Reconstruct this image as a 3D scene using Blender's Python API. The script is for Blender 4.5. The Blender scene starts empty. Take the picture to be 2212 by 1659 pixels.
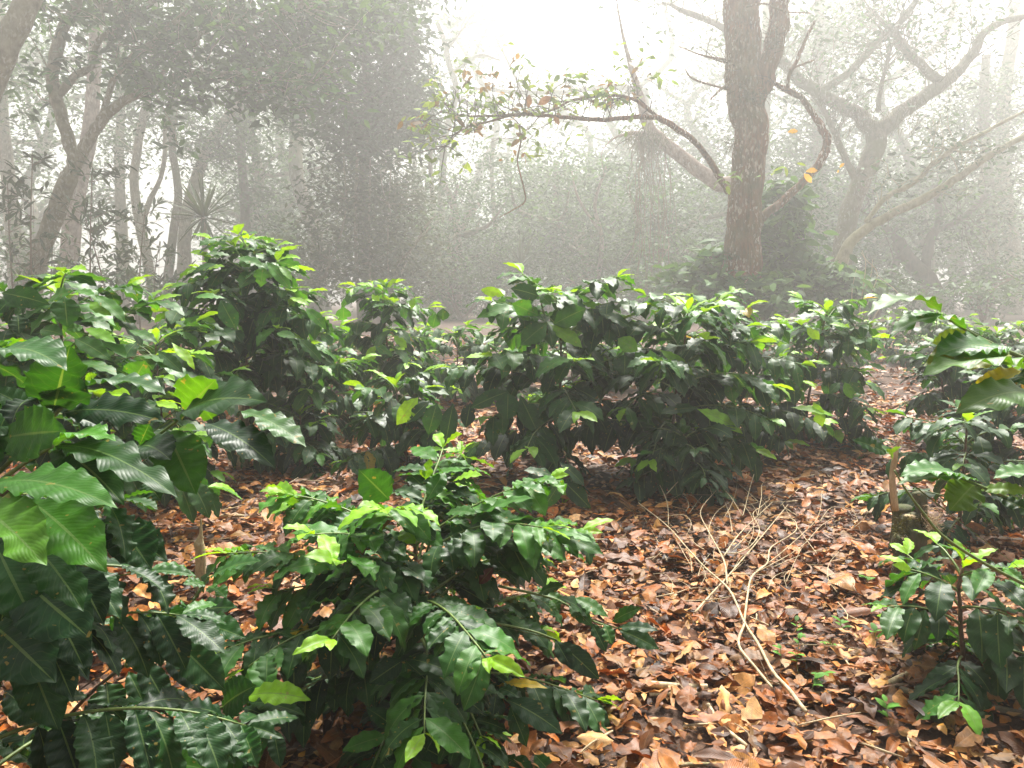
import bpy, math
import numpy as np
from mathutils import Vector

S = bpy.context.scene
COL = S.collection
R = math.radians

# ------------------------------------------------------------------ camera, sky, sun, exposure
CAM_H, PITCH, FPX = 1.15, R(6.5), 1671.0          # FPX: focal length in pixels of a 2212 px wide frame
cam = bpy.data.cameras.new("camera")
cam.sensor_fit = 'HORIZONTAL'; cam.sensor_width = 36.0
cam.lens = 36.0 * FPX / 2212.0
cam.clip_start = 0.02; cam.clip_end = 400
cam_o = bpy.data.objects.new("camera", cam); COL.objects.link(cam_o)
cam_o.location = (0, 0, CAM_H); cam_o.rotation_euler = (R(90) - PITCH, 0, 0)
S.camera = cam_o

SUN_EL, SUN_AZ = R(56), R(18)
w = bpy.data.worlds.new("World"); S.world = w; w.use_nodes = True
nt = w.node_tree; nt.nodes.clear()
out = nt.nodes.new('ShaderNodeOutputWorld'); bg = nt.nodes.new('ShaderNodeBackground')
sky = nt.nodes.new('ShaderNodeTexSky'); sky.sky_type = 'NISHITA'; sky.sun_disc = False
sky.sun_elevation = SUN_EL; sky.sun_rotation = SUN_AZ; sky.dust_density = 6.0; sky.air_density = 1.0
hs = nt.nodes.new('ShaderNodeHueSaturation'); hs.inputs['Saturation'].default_value = 0.12
nt.links.new(sky.outputs[0], hs.inputs['Color']); nt.links.new(hs.outputs[0], bg.inputs[0])
bg.inputs[1].default_value = 0.075
nt.links.new(bg.outputs[0], out.inputs[0])

sl = bpy.data.lights.new("sun", 'SUN'); sl.energy = 4.6; sl.angle = R(14); sl.color = (1.0, 0.96, 0.89)
so = bpy.data.objects.new("sun", sl); COL.objects.link(so)
sv = Vector((math.sin(SUN_AZ) * math.cos(SUN_EL), math.cos(SUN_AZ) * math.cos(SUN_EL), math.sin(SUN_EL)))
so.rotation_euler = (-sv).to_track_quat('-Z', 'Y').to_euler(); so.location = (0, 0, 30)

S.view_settings.view_transform = 'Standard'; S.view_settings.look = 'None'
S.view_settings.exposure = 1.42; S.view_settings.gamma = 1.0; S.view_settings.use_curve_mapping = False
cy = S.cycles
cy.max_bounces = 8; cy.diffuse_bounces = 3; cy.glossy_bounces = 2; cy.transmission_bounces = 3
cy.volume_bounces = 3; cy.transparent_max_bounces = 6
cy.use_denoising = True; cy.caustics_reflective = False; cy.caustics_refractive = False
HAZE = 0.0076
FAR = 2.4                                          # the trees stand this much further back than first measured, and are as much larger

# ------------------------------------------------------------------ pixel -> world
CP, SP = math.cos(PITCH), math.sin(PITCH)
def ray(px, py):
    x = (px - 1106.0) / FPX; y = -(py - 829.5) / FPX
    return np.array((x, CP + y * SP, -SP + y * CP))
def at(px, py, Y):
    d = ray(px, py); return np.array((0, 0, CAM_H)) + d * (Y / d[1])
def onz(px, py, z=0.0):
    d = ray(px, py); return np.array((0, 0, CAM_H)) + d * ((z - CAM_H) / d[2])
def hor(px, Y):                     # the ground point under column px at distance Y
    p = at(px, 639, Y); return np.array((p[0], Y, float(gh(p[0], Y))))
def gh(x, y):
    x = np.asarray(x, float); y = np.asarray(y, float)
    return (0.030 * np.sin(1.3 * x + 0.7) * np.cos(1.1 * y + 0.3 * x) + 0.016 * np.sin(3.1 * x - 1.7 * y)
            + 0.010 * np.sin(5.3 * y + 2.0 * x) + 0.10 * np.clip((x - 1.2) / 3, 0, 1) * np.exp(-((y - 6) / 4) ** 2))
# crops of the photograph used for measuring: zoomed pixel -> 2212-wide frame
def c1(x, y): return (x * .4167, y * .4167)
def c2(x, y): return (691.2 + x * .4167, y * .4167)
def c3(x, y): return (1382.4 + x * .4166, y * .4166)
def c4(x, y): return (x * .3472, 518.4 + y * .3472)
def c5(x, y): return (691.2 + x * .3385, 576 + y * .3385)
def c6(x, y): return (1382.4 + x * .375, 576 + y * .375)
def c7(x, y): return (x * .4098, 979.2 + y * .4098)
def c8(x, y): return (748.8 + x * .4096, 979.2 + y * .4096)
def c9(x, y): return (1440 + x * .4097, 979.2 + y * .4097)
def nrm(v):
    v = np.asarray(v, float); return v / (np.linalg.norm(v, axis=-1, keepdims=True) + 1e-9)

# ------------------------------------------------------------------ materials
def mat(name):
    m = bpy.data.materials.new(name); m.use_nodes = True
    n = m.node_tree; n.nodes.clear()
    return m, n, n.nodes.new('ShaderNodeOutputMaterial')
def N(n, t, **kw):
    o = n.nodes.new(t)
    for k, v in kw.items(): setattr(o, k, v)
    return o
def ramp(n, stops):
    r = N(n, 'ShaderNodeValToRGB'); e = r.color_ramp.elements
    while len(e) < len(stops): e.new(0.5)
    for i, (p, c) in enumerate(stops):
        e[i].position = p; e[i].color = (*c, 1) if len(c) == 3 else c
    return r
def noise(n, scale, detail=4, rough=.6, vec=None):
    t = N(n, 'ShaderNodeTexNoise'); t.inputs['Scale'].default_value = scale
    t.inputs['Detail'].default_value = detail; t.inputs['Roughness'].default_value = rough
    if vec is not None: n.links.new(vec, t.inputs['Vector'])
    return t
def math_n(n, op, a, b=None):
    m = N(n, 'ShaderNodeMath', operation=op)
    for i, v in enumerate((a, b)):
        if v is None: continue
        if isinstance(v, (int, float)): m.inputs[i].default_value = v
        else: n.links.new(v, m.inputs[i])
    return m.outputs[0]
def mixc(n, f, a, b, mode='MIX'):
    m = N(n, 'ShaderNodeMix', data_type='RGBA', blend_type=mode)
    for i, v in ((0, f), (6, a), (7, b)):
        if isinstance(v, (int, float)): m.inputs[i].default_value = v
        elif isinstance(v, tuple): m.inputs[i].default_value = (*v, 1)
        else: n.links.new(v, m.inputs[i])
    return m.outputs[2]

def leaf_material(name, trans, rough, veins, vein_col=(.16, .26, .08), vein_amt=.55, spots=0.0, tboost=(1.9, 1.5, .5), vbump=.12, spec=.36, mottle=26, m0=.45, m1=1.35):
    m, n, o = mat(name)
    at_ = N(n, 'ShaderNodeAttribute', attribute_name='Col')
    uv = N(n, 'ShaderNodeUVMap'); uv.uv_map = 'UVMap'
    sp = N(n, 'ShaderNodeSeparateXYZ'); n.links.new(uv.outputs[0], sp.inputs[0])
    v = math_n(n, 'ABSOLUTE', math_n(n, 'SUBTRACT', sp.outputs[1], .5))
    mid = math_n(n, 'LESS_THAN', v, .022)
    ph = math_n(n, 'SUBTRACT', math_n(n, 'MULTIPLY', sp.outputs[0], 11.0), math_n(n, 'MULTIPLY', v, 5.0))
    tcv = N(n, 'ShaderNodeTexCoord'); nv_ = noise(n, 18, 2, .5, tcv.outputs['Object'])
    ph = math_n(n, 'ADD', ph, math_n(n, 'MULTIPLY', nv_.outputs[0], 1.6))
    wv = math_n(n, 'PINGPONG', ph, .5)                     # 0 at a side vein, .5 between
    side = math_n(n, 'LESS_THAN', wv, .045)
    geo = N(n, 'ShaderNodeNewGeometry'); tc = N(n, 'ShaderNodeTexCoord')
    nz = noise(n, mottle, 5, .68, tc.outputs['Object'])
    base = mixc(n, .6, at_.outputs['Color'], ramp_out(n, nz, [(.3, (m0, m0, m0 * .95)), (.7, (m1, m1 * .97, m1 * .95))]), 'MULTIPLY')
    if veins:
        base = mixc(n, math_n(n, 'MULTIPLY', mid, vein_amt), base, vein_col)
        base = mixc(n, math_n(n, 'MULTIPLY', side, vein_amt * .22), base, vein_col)
    if spots:
        nz2 = noise(n, 60, 2, .5, tc.outputs['Object'])
        base = mixc(n, math_n(n, 'MULTIPLY', math_n(n, 'GREATER_THAN', nz2.outputs[0], .70), spots), base, (.30, .22, .05))
    p = N(n, 'ShaderNodeBsdfPrincipled'); n.links.new(base, p.inputs['Base Color'])
    nr = noise(n, 40, 3, .6, tc.outputs['Object'])
    n.links.new(math_n(n, 'ADD', rough - .14, math_n(n, 'MULTIPLY', nr.outputs[0], .28)), p.inputs['Roughness'])
    p.inputs['Specular IOR Level'].default_value = spec
    if veins:
        h = math_n(n, 'SUBTRACT', math_n(n, 'SINE', math_n(n, 'MULTIPLY', wv, 6.28)), math_n(n, 'MULTIPLY', math_n(n, 'LESS_THAN', v, .03), 1.0))
        b = N(n, 'ShaderNodeBump'); b.inputs['Strength'].default_value = vbump; b.inputs['Distance'].default_value = .0020
        n.links.new(h, b.inputs['Height']); n.links.new(b.outputs[0], p.inputs['Normal'])
    t = N(n, 'ShaderNodeBsdfTranslucent')
    n.links.new(mixc(n, 1.0, base, tboost, 'MULTIPLY'), t.inputs[0])
    mx = N(n, 'ShaderNodeMixShader'); mx.inputs[0].default_value = trans
    n.links.new(p.outputs[0], mx.inputs[1]); n.links.new(t.outputs[0], mx.inputs[2])
    n.links.new(mx.outputs[0], o.inputs[0])
    return m
def ramp_out(n, src, stops):
    r = ramp(n, stops); n.links.new(src.outputs[0], r.inputs[0]); return r.outputs[0]

def bark_material(name, c_dark, c_light, moss=0.0, moss_scale=1.7, moss_col=(.10, .11, .03), flecks=0.0, fleck_col=(.55, .53, .47), stretch=(9, 9, 2.2), scale=3.0, bump=.6, dist=.02, rough=.9, k=1.0, fl=.56):
    m, n, o = mat(name); scale *= k; moss_scale *= k; dist /= k
    tc = N(n, 'ShaderNodeTexCoord'); mp = N(n, 'ShaderNodeMapping'); mp.inputs['Scale'].default_value = stretch
    n.links.new(tc.outputs['Object'], mp.inputs[0])
    nz = noise(n, scale, 7, .68, mp.outputs[0])
    col = ramp_out(n, nz, [(.34, c_dark), (.62, c_light)])
    if moss:
        nm = noise(n, moss_scale, 5, .7, tc.outputs['Object'])
        col = mixc(n, math_n(n, 'MULTIPLY', ramp_out(n, nm, [(.5 - .16 * moss, (0, 0, 0)), (.62, (1, 1, 1))]), min(1, moss)), col, moss_col)
    if flecks:
        mp2 = N(n, 'ShaderNodeMapping'); mp2.inputs['Scale'].default_value = (1, 1, .45)
        n.links.new(tc.outputs['Object'], mp2.inputs[0])
        nf = noise(n, 34 * k, 2, .5, mp2.outputs[0]); nf2 = noise(n, 2.2 * k, 3, .6, tc.outputs['Object'])
        f = math_n(n, 'MULTIPLY', ramp_out(n, nf, [(fl, (0, 0, 0)), (fl + .05, (1, 1, 1))]), ramp_out(n, nf2, [(.42, (0, 0, 0)), (.56, (1, 1, 1))]))
        col = mixc(n, math_n(n, 'MULTIPLY', f, flecks), col, fleck_col)
    p = N(n, 'ShaderNodeBsdfPrincipled'); n.links.new(col, p.inputs['Base Color']); p.inputs['Roughness'].default_value = rough
    b = N(n, 'ShaderNodeBump'); b.inputs['Strength'].default_value = bump; b.inputs['Distance'].default_value = dist
    n.links.new(nz.outputs[0], b.inputs['Height']); n.links.new(b.outputs[0], p.inputs['Normal'])
    n.links.new(p.outputs[0], o.inputs[0])
    return m

M_COFFEE = leaf_material('coffee_leaf', .36, .45, True, spots=.6)
M_TREELEAF = leaf_material('tree_leaf', .28, .62, False, spec=.22)
M_LITTER = leaf_material('dry_leaf', .10, .44, True, mottle=55, m0=.22, m1=1.7, vbump=.3, vein_col=(.30, .17, .08), vein_amt=.35, tboost=(1.2, .8, .5))
M_BARK_BIG = bark_material('ridged_brown_bark', (.045, .018, .009), (.32, .135, .065), moss=.7, flecks=.9, fleck_col=(.58, .52, .44), fl=.57, stretch=(9, 9, 1.4), scale=3.6, bump=1.0, dist=.05, k=.5)
M_BARK_MOSS = bark_material('mossy_bark', (.07, .052, .04), (.22, .17, .13), moss=.9, flecks=.3, stretch=(4, 4, 3), bump=.8, dist=.03, k=.5)
M_BARK_PALE = bark_material('lichen_bark', (.14, .12, .085), (.34, .30, .22), moss=.55, moss_col=(.16, .16, .07), flecks=.5, stretch=(4, 4, 3), bump=.5, k=.5)
M_BARK_DARK = bark_material('dark_bark', (.025, .018, .014), (.09, .065, .048), moss=.25, stretch=(5, 5, 2), k=.5)
M_BARK_YELLOW = bark_material('yellow_lichen_bark', (.14, .12, .06), (.36, .32, .20), moss=.6, moss_col=(.26, .25, .09), stretch=(4, 4, 3), k=.5)
M_BARK_PINK = bark_material('flaking_pinkish_bark', (.13, .08, .06), (.34, .25, .20), flecks=.4, stretch=(5, 5, 3), k=.5)
M_STAKE = bark_material('weathered_stake', (.14, .12, .06), (.40, .34, .20), moss=.5, moss_scale=12, moss_col=(.24, .23, .08), stretch=(12, 12, 4), scale=6, dist=.005)
M_STICK = bark_material('dark_stick', (.025, .018, .014), (.11, .08, .055), moss=.3, moss_scale=9, stretch=(10, 10, 4), scale=6, dist=.005)
M_TWIG_GREEN = bark_material('green_twig', (.07, .12, .025), (.19, .26, .06), stretch=(8, 8, 8), scale=8, bump=.2, dist=.004, rough=.5)
M_TWIG_BROWN = bark_material('brown_twig', (.06, .035, .02), (.20, .13, .08), stretch=(12, 12, 5), scale=8, bump=.4, dist=.004)
M_TWIG_PALE = bark_material('bleached_twig', (.27, .20, .11), (.60, .49, .31), stretch=(10, 10, 4), scale=6, bump=.3, dist=.004)
M_WOOD_CUT = bark_material('cut_wood', (.30, .20, .10), (.52, .40, .24), stretch=(14, 14, 4), scale=5, bump=.5, dist=.006)
M_STUMP = bark_material('moss_covered_stump', (.035, .03, .015), (.13, .10, .055), moss=1.0, moss_scale=16, moss_col=(.050, .062, .012), stretch=(12, 12, 4), bump=1.0, dist=.012)

def soil():
    m, n, o = mat('leafy_soil')
    tc = N(n, 'ShaderNodeTexCoord')
    nz = noise(n, 14, 8, .7, tc.outputs['Object']); big = noise(n, .8, 4, .6, tc.outputs['Object'])
    c = ramp_out(n, nz, [(.3, (.020, .010, .006)), (.5, (.075, .036, .020)), (.7, (.19, .10, .055))])
    c = mixc(n, math_n(n, 'MULTIPLY', big.outputs[0], .6), c, (.045, .024, .014))
    p = N(n, 'ShaderNodeBsdfPrincipled'); n.links.new(c, p.inputs['Base Color']); p.inputs['Roughness'].default_value = .9
    b = N(n, 'ShaderNodeBump'); b.inputs['Distance'].default_value = .03; n.links.new(nz.outputs[0], b.inputs['Height'])
    n.links.new(b.outputs[0], p.inputs['Normal']); n.links.new(p.outputs[0], o.inputs[0]); return m
M_SOIL = soil()
def berry():
    m, n, o = mat('green_berry'); p = N(n, 'ShaderNodeBsdfPrincipled'); tc = N(n, 'ShaderNodeTexCoord')
    nz = noise(n, 30, 2, .5, tc.outputs['Object'])
    n.links.new(ramp_out(n, nz, [(.3, (.09, .15, .02)), (.7, (.22, .26, .05))]), p.inputs['Base Color'])
    p.inputs['Roughness'].default_value = .3; n.links.new(p.outputs[0], o.inputs[0]); return m
M_BERRY = berry()

# ------------------------------------------------------------------ mesh building
def mesh_object(name, V, F, material, parent=None, uv=None, col=None, smooth=True):
    me = bpy.data.meshes.new(name)
    V = np.ascontiguousarray(V, np.float32); F = np.ascontiguousarray(F, np.int32)
    if parent is not None: V = V - np.array(parent.location, np.float32)
    k = F.shape[1]
    me.vertices.add(len(V)); me.vertices.foreach_set('co', V.ravel())
    me.loops.add(F.size); me.loops.foreach_set('vertex_index', F.ravel())
    me.polygons.add(len(F)); me.polygons.foreach_set('loop_start', np.arange(0, F.size, k, dtype=np.int32))
    me.polygons.foreach_set('use_smooth', np.full(len(F), smooth))
    if uv is not None:
        l = me.uv_layers.new(name='UVMap'); l.data.foreach_set('uv', np.ascontiguousarray(uv, np.float32)[F.ravel()].ravel())
    if col is not None:
        a = me.color_attributes.new('Col', 'FLOAT_COLOR', 'POINT')
        a.data.foreach_set('color', np.concatenate([col, np.ones((len(col), 1))], 1).astype(np.float32).ravel())
    me.update(calc_edges=True)
    me.materials.append(material)
    o = bpy.data.objects.new(name, me); COL.objects.link(o)
    if parent is not None: o.parent = parent
    return o

WP_U = np.array([0, .03, .08, .18, .35, .52, .70, .84, .92, .97, 1.0])
WP_COFFEE = np.array([.03, .04, .20, .58, .92, 1.0, .86, .52, .24, .09, .0])
WP_OVATE = np.array([.03, .05, .35, .78, 1.0, .96, .76, .46, .25, .10, .0])
WP_STRAP = np.array([.6, .7, .8, .9, 1.0, 1.0, .8, .5, .28, .12, .0])

class Leaves:
    def __init__(s): s.c = []
    def add(s, O, D, Nn, L, W, bend=.5, fold=.25, wave=.05, col=(.03, .1, .02)):
        O = np.atleast_2d(np.asarray(O, float)); n = len(O)
        f = lambda a: np.broadcast_to(np.asarray(a, float), (n,)).copy()
        g = lambda a: np.broadcast_to(np.asarray(a, float), (n, 3)).copy()
        s.c.append((O, nrm(g(D)), g(Nn), f(L), f(W), f(bend), f(fold), f(wave), g(col)))
    def count(s): return sum(len(c[0]) for c in s.c)
    def arrays(s, nu, nv, prof, rng, bite=0.0, nwave=4.5, ragged=.04):
        O, D, Nn, L, W, bend, fold, wave, col = [np.concatenate([c[i] for c in s.c]) for i in range(9)]
        n = len(O)
        Nn = nrm(Nn - D * np.sum(Nn * D, 1, keepdims=True)); Sd = np.cross(Nn, D)
        u = np.linspace(0, 1, nu + 1); v = np.linspace(-1, 1, nv + 1)
        th = bend[:, None] * (.5 - u[None])                          # starts rising by bend/2, ends falling by it
        du = 1.0 / nu
        cx = np.concatenate([np.zeros((n, 1)), np.cumsum(np.cos((th[:, 1:] + th[:, :-1]) / 2) * du, 1)], 1)
        cz = np.concatenate([np.zeros((n, 1)), np.cumsum(np.sin((th[:, 1:] + th[:, :-1]) / 2) * du, 1)], 1)
        wp = np.interp(u, WP_U, prof)[None] * np.ones((n, 1))
        # margin: uneven, sometimes bitten by insects; each side its own
        sides = []
        for sgn in (0, 1):
            m = 1 + ragged * rng.standard_normal((n, nu + 1))
            if bite:
                has = rng.random(n) < bite
                bu = rng.uniform(.2, .9, n); bw = rng.uniform(.03, .10, n); bd = rng.uniform(.25, .7, n)
                m *= 1 - has[:, None] * bd[:, None] * np.exp(-((u[None] - bu[:, None]) / bw[:, None]) ** 2)
            sides.append(m)
        halfw = np.where(v[None, None] < 0, sides[0][:, :, None], sides[1][:, :, None]) * wp[:, :, None] * (W / 2)[:, None, None]
        ca, sa = np.cos(fold), np.sin(fold)
        av = np.abs(v)[None, None]
        y = v[None, None] * halfw * ca[:, None, None]
        ph = rng.uniform(0, 6.28, n)
        z = av * halfw * sa[:, None, None] - .28 * av ** 2 * halfw * np.sign(sa)[:, None, None] * np.minimum(1, np.abs(sa) * 2)[:, None, None]
        nw = nwave * rng.uniform(.75, 1.25, n)
        z = z + (wave * W)[:, None, None] * np.sin(6.283 * nw[:, None, None] * u[None, :, None] + ph[:, None, None] + 1.1 * np.sign(v)[None, None]) * av ** 1.6 * np.sin(np.pi * np.clip(u, 0, 1))[None, :, None] ** .5
        ln = -np.sin(th)[..., None] * D[:, None] + np.cos(th)[..., None] * Nn[:, None]
        P = (O[:, None, None] + (L[:, None] * cx)[:, :, None, None] * D[:, None, None] + (L[:, None] * cz)[:, :, None, None] * Nn[:, None, None]
             + y[..., None] * Sd[:, None, None] + z[..., None] * ln[:, :, None])
        k = (nu + 1) * (nv + 1)
        idx = np.arange(k).reshape(nu + 1, nv + 1)
        q = np.stack([idx[:-1, :-1], idx[1:, :-1], idx[1:, 1:], idx[:-1, 1:]], -1).reshape(-1, 4)
        F = (q[None] + (np.arange(n) * k)[:, None, None]).reshape(-1, 4)
        UV = np.broadcast_to(np.stack(np.meshgrid(u, v * .5 + .5, indexing='ij'), -1).reshape(1, k, 2), (n, k, 2)).reshape(-1, 2)
        return P.reshape(-1, 3), F, UV, np.repeat(col, k, 0)
    def build(s, name, material, parent, nu, nv, seed=0, prof=WP_COFFEE, **kw):
        V, F, UV, C = s.arrays(nu, nv, prof, np.random.default_rng(seed), **kw)
        return mesh_object(name, V, F, material, parent, UV, C)

def spline(P, rad, sub):
    P = np.asarray(P, float); rad = np.asarray(rad, float)
    if sub <= 1 or len(P) < 3: return P, rad
    Q = np.concatenate([2 * P[:1] - P[1:2], P, 2 * P[-1:] - P[-2:-1]])
    out, ro = [], []
    for i in range(len(P) - 1):
        a, b, c, d = Q[i:i + 4]
        for t in np.arange(sub) / sub:
            out.append(.5 * (2 * b + (c - a) * t + (2 * a - 5 * b + 4 * c - d) * t * t + (3 * b - a - 3 * c + d) * t ** 3))
            ro.append(rad[i] * (1 - t) + rad[i + 1] * t)
    out.append(P[-1]); ro.append(rad[-1])
    return np.array(out), np.array(ro)

class Tubes:
    def __init__(s): s.V = []; s.F = []; s.n = 0
    def add(s, P, rad, sides=8, sub=4, rough=0.0, rng=None, cap=True, ch=.3, crook=0.0):
        P, rad = spline(P, rad, sub); m = len(P)
        if crook and rng is not None:
            g = rng.standard_normal((m, 3)); g = (np.roll(g, 1, 0) + 2 * g + np.roll(g, -1, 0)) / 3; g[0] = g[-1] = 0
            P = P + g * crook * rad[:, None]
        T = nrm(np.gradient(P, axis=0))
        ref = np.array((0, 0, 1.0)) if abs(T[0][2]) < .9 else np.array((1.0, 0, 0))
        A = np.zeros_like(P); A[0] = nrm(np.cross(T[0], ref))
        for i in range(1, m):
            a = A[i - 1] - T[i] * np.dot(A[i - 1], T[i]); A[i] = nrm(a)
        B = np.cross(T, A)
        an = np.arange(sides) / sides * 2 * np.pi
        rr = rad[:, None] * np.ones((1, sides))
        if rough and rng is not None:
            g = rng.standard_normal((m, sides)); g = (g + np.roll(g, 1, 1) + np.roll(g, -1, 1)) / 3
            g[1:-1] = (g[:-2] + g[1:-1] + g[2:]) / 2
            rr = rr * (1 + rough * g)
        ring = P[:, None] + rr[..., None] * (np.cos(an)[None, :, None] * A[:, None] + np.sin(an)[None, :, None] * B[:, None])
        V = ring.reshape(-1, 3); i = np.arange(m - 1)[:, None] * sides; j = np.arange(sides)[None]; j2 = (j + 1) % sides
        F = np.stack([i + j, i + j2, i + sides + j2, i + sides + j], -1).reshape(-1, 4)
        if cap:
            e = np.array([P[0] - T[0] * rad[0] * ch, P[-1] + T[-1] * rad[-1] * ch]); base = len(V); V = np.concatenate([V, e])
            jj = np.arange(0, sides, 2)
            F0 = np.stack([jj * 0 + base, (jj + 2) % sides, jj + 1, jj], -1)
            o = (m - 1) * sides
            F1 = np.stack([jj * 0 + base + 1, o + jj, o + jj + 1, o + (jj + 2) % sides], -1)
            F = np.concatenate([F, F0, F1])
        s.V.append(V); s.F.append(F + s.n); s.n += len(V)
        return P
    def build(s, name, material, parent=None):
        return mesh_object(name, np.concatenate(s.V), np.concatenate(s.F), material, parent)
    def build_each(s, name, material, parent=None):            # one mesh for every tube added
        o = 0
        for V, F in zip(s.V, s.F): mesh_object(name, V, F - o, material, parent); o += len(V)

# ------------------------------------------------------------------ things and their tags
def tag(o, label, cat, group=None):
    o['label'] = label; o['category'] = cat
    if group: o['group'] = group
    return o
def thing(name, label, cat, loc, group=None):
    o = bpy.data.objects.new(name, None); o.empty_display_size = .1; COL.objects.link(o)
    o.location = [float(c) for c in loc]
    return tag(o, label, cat, group)
def dup(root, loc, rz, sc, label):
    r = root.copy(); COL.objects.link(r); r.location = loc; r.rotation_euler = (0, 0, rz); r.scale = (sc, sc, sc); r['label'] = label
    for ch in root.children:
        c = ch.copy(); COL.objects.link(c); c.parent = r
    return r

UP = np.array((0, 0, 1.0))
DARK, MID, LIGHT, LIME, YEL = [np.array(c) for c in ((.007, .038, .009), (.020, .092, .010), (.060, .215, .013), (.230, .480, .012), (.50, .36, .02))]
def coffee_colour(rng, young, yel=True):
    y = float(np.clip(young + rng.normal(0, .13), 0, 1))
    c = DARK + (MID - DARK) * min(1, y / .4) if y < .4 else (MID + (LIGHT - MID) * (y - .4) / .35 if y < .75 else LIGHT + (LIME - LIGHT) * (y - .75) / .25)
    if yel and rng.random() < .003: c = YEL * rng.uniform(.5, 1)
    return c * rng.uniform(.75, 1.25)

# ------------------------------------------------------------------ coffee plants
BUSHES = "young coffee bushes planted in the mist"
def grow_coffee(rng, base, h, rad, leafL, Lv, Tw, nodes=None, f0=.16, shape=.8, young=.35, lean=(0, 0), az0=None, spacing=.062, drop0=(2, 46)):
    """stem with opposite pairs of arching branches, leaves in pairs along each branch"""
    nodes = nodes or max(6, int(h / .080))
    top = np.array((base[0] + lean[0], base[1] + lean[1], base[2] + h))
    k = np.linspace(0, 1, 7)[:, None]
    wob = np.cumsum(rng.normal(0, .008, (7, 3)), 0) * np.array((1, 1, 0))
    sp = base[None] * (1 - k) + top[None] * k + wob
    stem_r = .007 + .006 * h
    az = rng.uniform(0, 6.28) if az0 is None else az0
    st = Tubes(); st.add(sp, np.linspace(stem_r, .004, 7), 8, 3)
    for i in range(nodes):
        t = f0 + (1 - f0) * (i + .5) / nodes
        az += math.pi / 2 + rng.normal(0, .25)
        o = np.array([np.interp(t, k[:, 0], sp[:, j]) for j in range(3)])
        prof = min(1, (t - f0 + .10) / .18) * (1 - max(0, (t - .42) / .62)) ** shape * .86 + .14
        for sgn in (0, math.pi):
            L = rad * prof * rng.uniform(.72, 1.18)
            if L < .05: continue
            a = az + sgn + rng.normal(0, .12)
            e0 = R(14 + 36 * t) + rng.normal(0, .12); e1 = R(-48 + 58 * t) + rng.normal(0, .15)
            m = 6; P = [o]; A = a
            for q in range(m):
                e = e0 + (e1 - e0) * (q + .5) / m; A += rng.normal(0, .06)
                P.append(P[-1] + L / m * np.array((math.cos(A) * math.cos(e), math.sin(A) * math.cos(e), math.sin(e))))
            P = np.array(P); P[:, 2] = np.maximum(P[:, 2], base[2] + .03)
            Tw.add(P, np.linspace(.0045, .002, m + 1), 5, 2)
            npair = max(1, int(L * .8 / (spacing * .62)))
            for q in range(npair):
                s = .22 + .78 * (q + rng.uniform(.2, .8)) / npair if npair > 1 else 1.0
                x = s * m; i0 = min(m - 1, int(x)); p = P[i0] + (P[i0 + 1] - P[i0]) * (x - i0); d = nrm(P[i0 + 1] - P[i0])
                sd = nrm(np.cross(d, UP))
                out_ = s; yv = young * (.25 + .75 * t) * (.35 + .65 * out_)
                for g in (-1, 1):
                    ang = R(rng.uniform(42, 72)); drop = R(rng.uniform(*drop0) + 26 * (1 - t))
                    dd = d * math.cos(ang) + g * sd * math.sin(ang); dd = nrm(dd * np.array((1, 1, .5))); dd = dd * math.cos(drop) - UP * math.sin(drop)
                    l = leafL * rng.uniform(.80, 1.32) * (1 - .22 * s)
                    nn = UP + .45 * nrm(np.array((dd[0], dd[1], 0))) + rng.normal(0, .24, 3)
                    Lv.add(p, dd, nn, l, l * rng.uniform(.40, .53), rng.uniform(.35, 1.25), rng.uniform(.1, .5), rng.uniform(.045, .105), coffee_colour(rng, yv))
            # young pair at the tip
            d = nrm(P[-1] - P[-2]); sd = nrm(np.cross(d, UP))
            for g in (-1, 1):
                dd = nrm(d + g * sd * .45 + UP * rng.uniform(-.1, .3)); l = leafL * rng.uniform(.45, .8)
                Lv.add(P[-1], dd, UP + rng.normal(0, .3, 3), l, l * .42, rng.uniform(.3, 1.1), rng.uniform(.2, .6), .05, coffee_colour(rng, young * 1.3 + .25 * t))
    for q in range(4):                                                 # growing tip of the stem
        a = az + q * math.pi / 2; l = leafL * (.8 if q < 2 else .5)
        dd = nrm(np.array((math.cos(a), math.sin(a), .55 + .5 * (q > 1))))
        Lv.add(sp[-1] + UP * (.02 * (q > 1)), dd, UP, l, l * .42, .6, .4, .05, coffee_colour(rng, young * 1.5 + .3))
    return st

def bush(label, px, Y, h, rad, leafL, seed, nu=12, nv=4, name='coffee_bush', group=BUSHES, hand=None, berries=(), **kw):
    rng = np.random.default_rng(seed); b = hor(px, Y)
    root = thing(name, label, 'coffee bush', b, group)
    Lv, Tw = Leaves(), Tubes()
    st = grow_coffee(rng, b, h, rad, leafL, Lv, Tw, **kw)
    if hand: hand(Lv, Tw, rng)
    st.build('stem', M_TWIG_BROWN, root)
    if group == BUSHES: Tw.build_each('branch', M_TWIG_GREEN, root)
    else: Tw.build('branches', M_TWIG_GREEN, root)
    Lv.build('foliage', M_COFFEE, root, nu, nv, seed, bite=.34)
    for p in berries: berry_part(p, root)
    return root
def berry_part(p, root, r=.0075):
    t = Tubes(); d = np.array((.3, .1, 1)); d = nrm(d)
    a = np.linspace(-.98, .98, 7); t.add([p + d * r * 1.25 * x for x in a], r * np.sqrt(1 - a * a) + .0006, 10, 2)
    return t.build('berry', M_BERRY, root)

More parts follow.
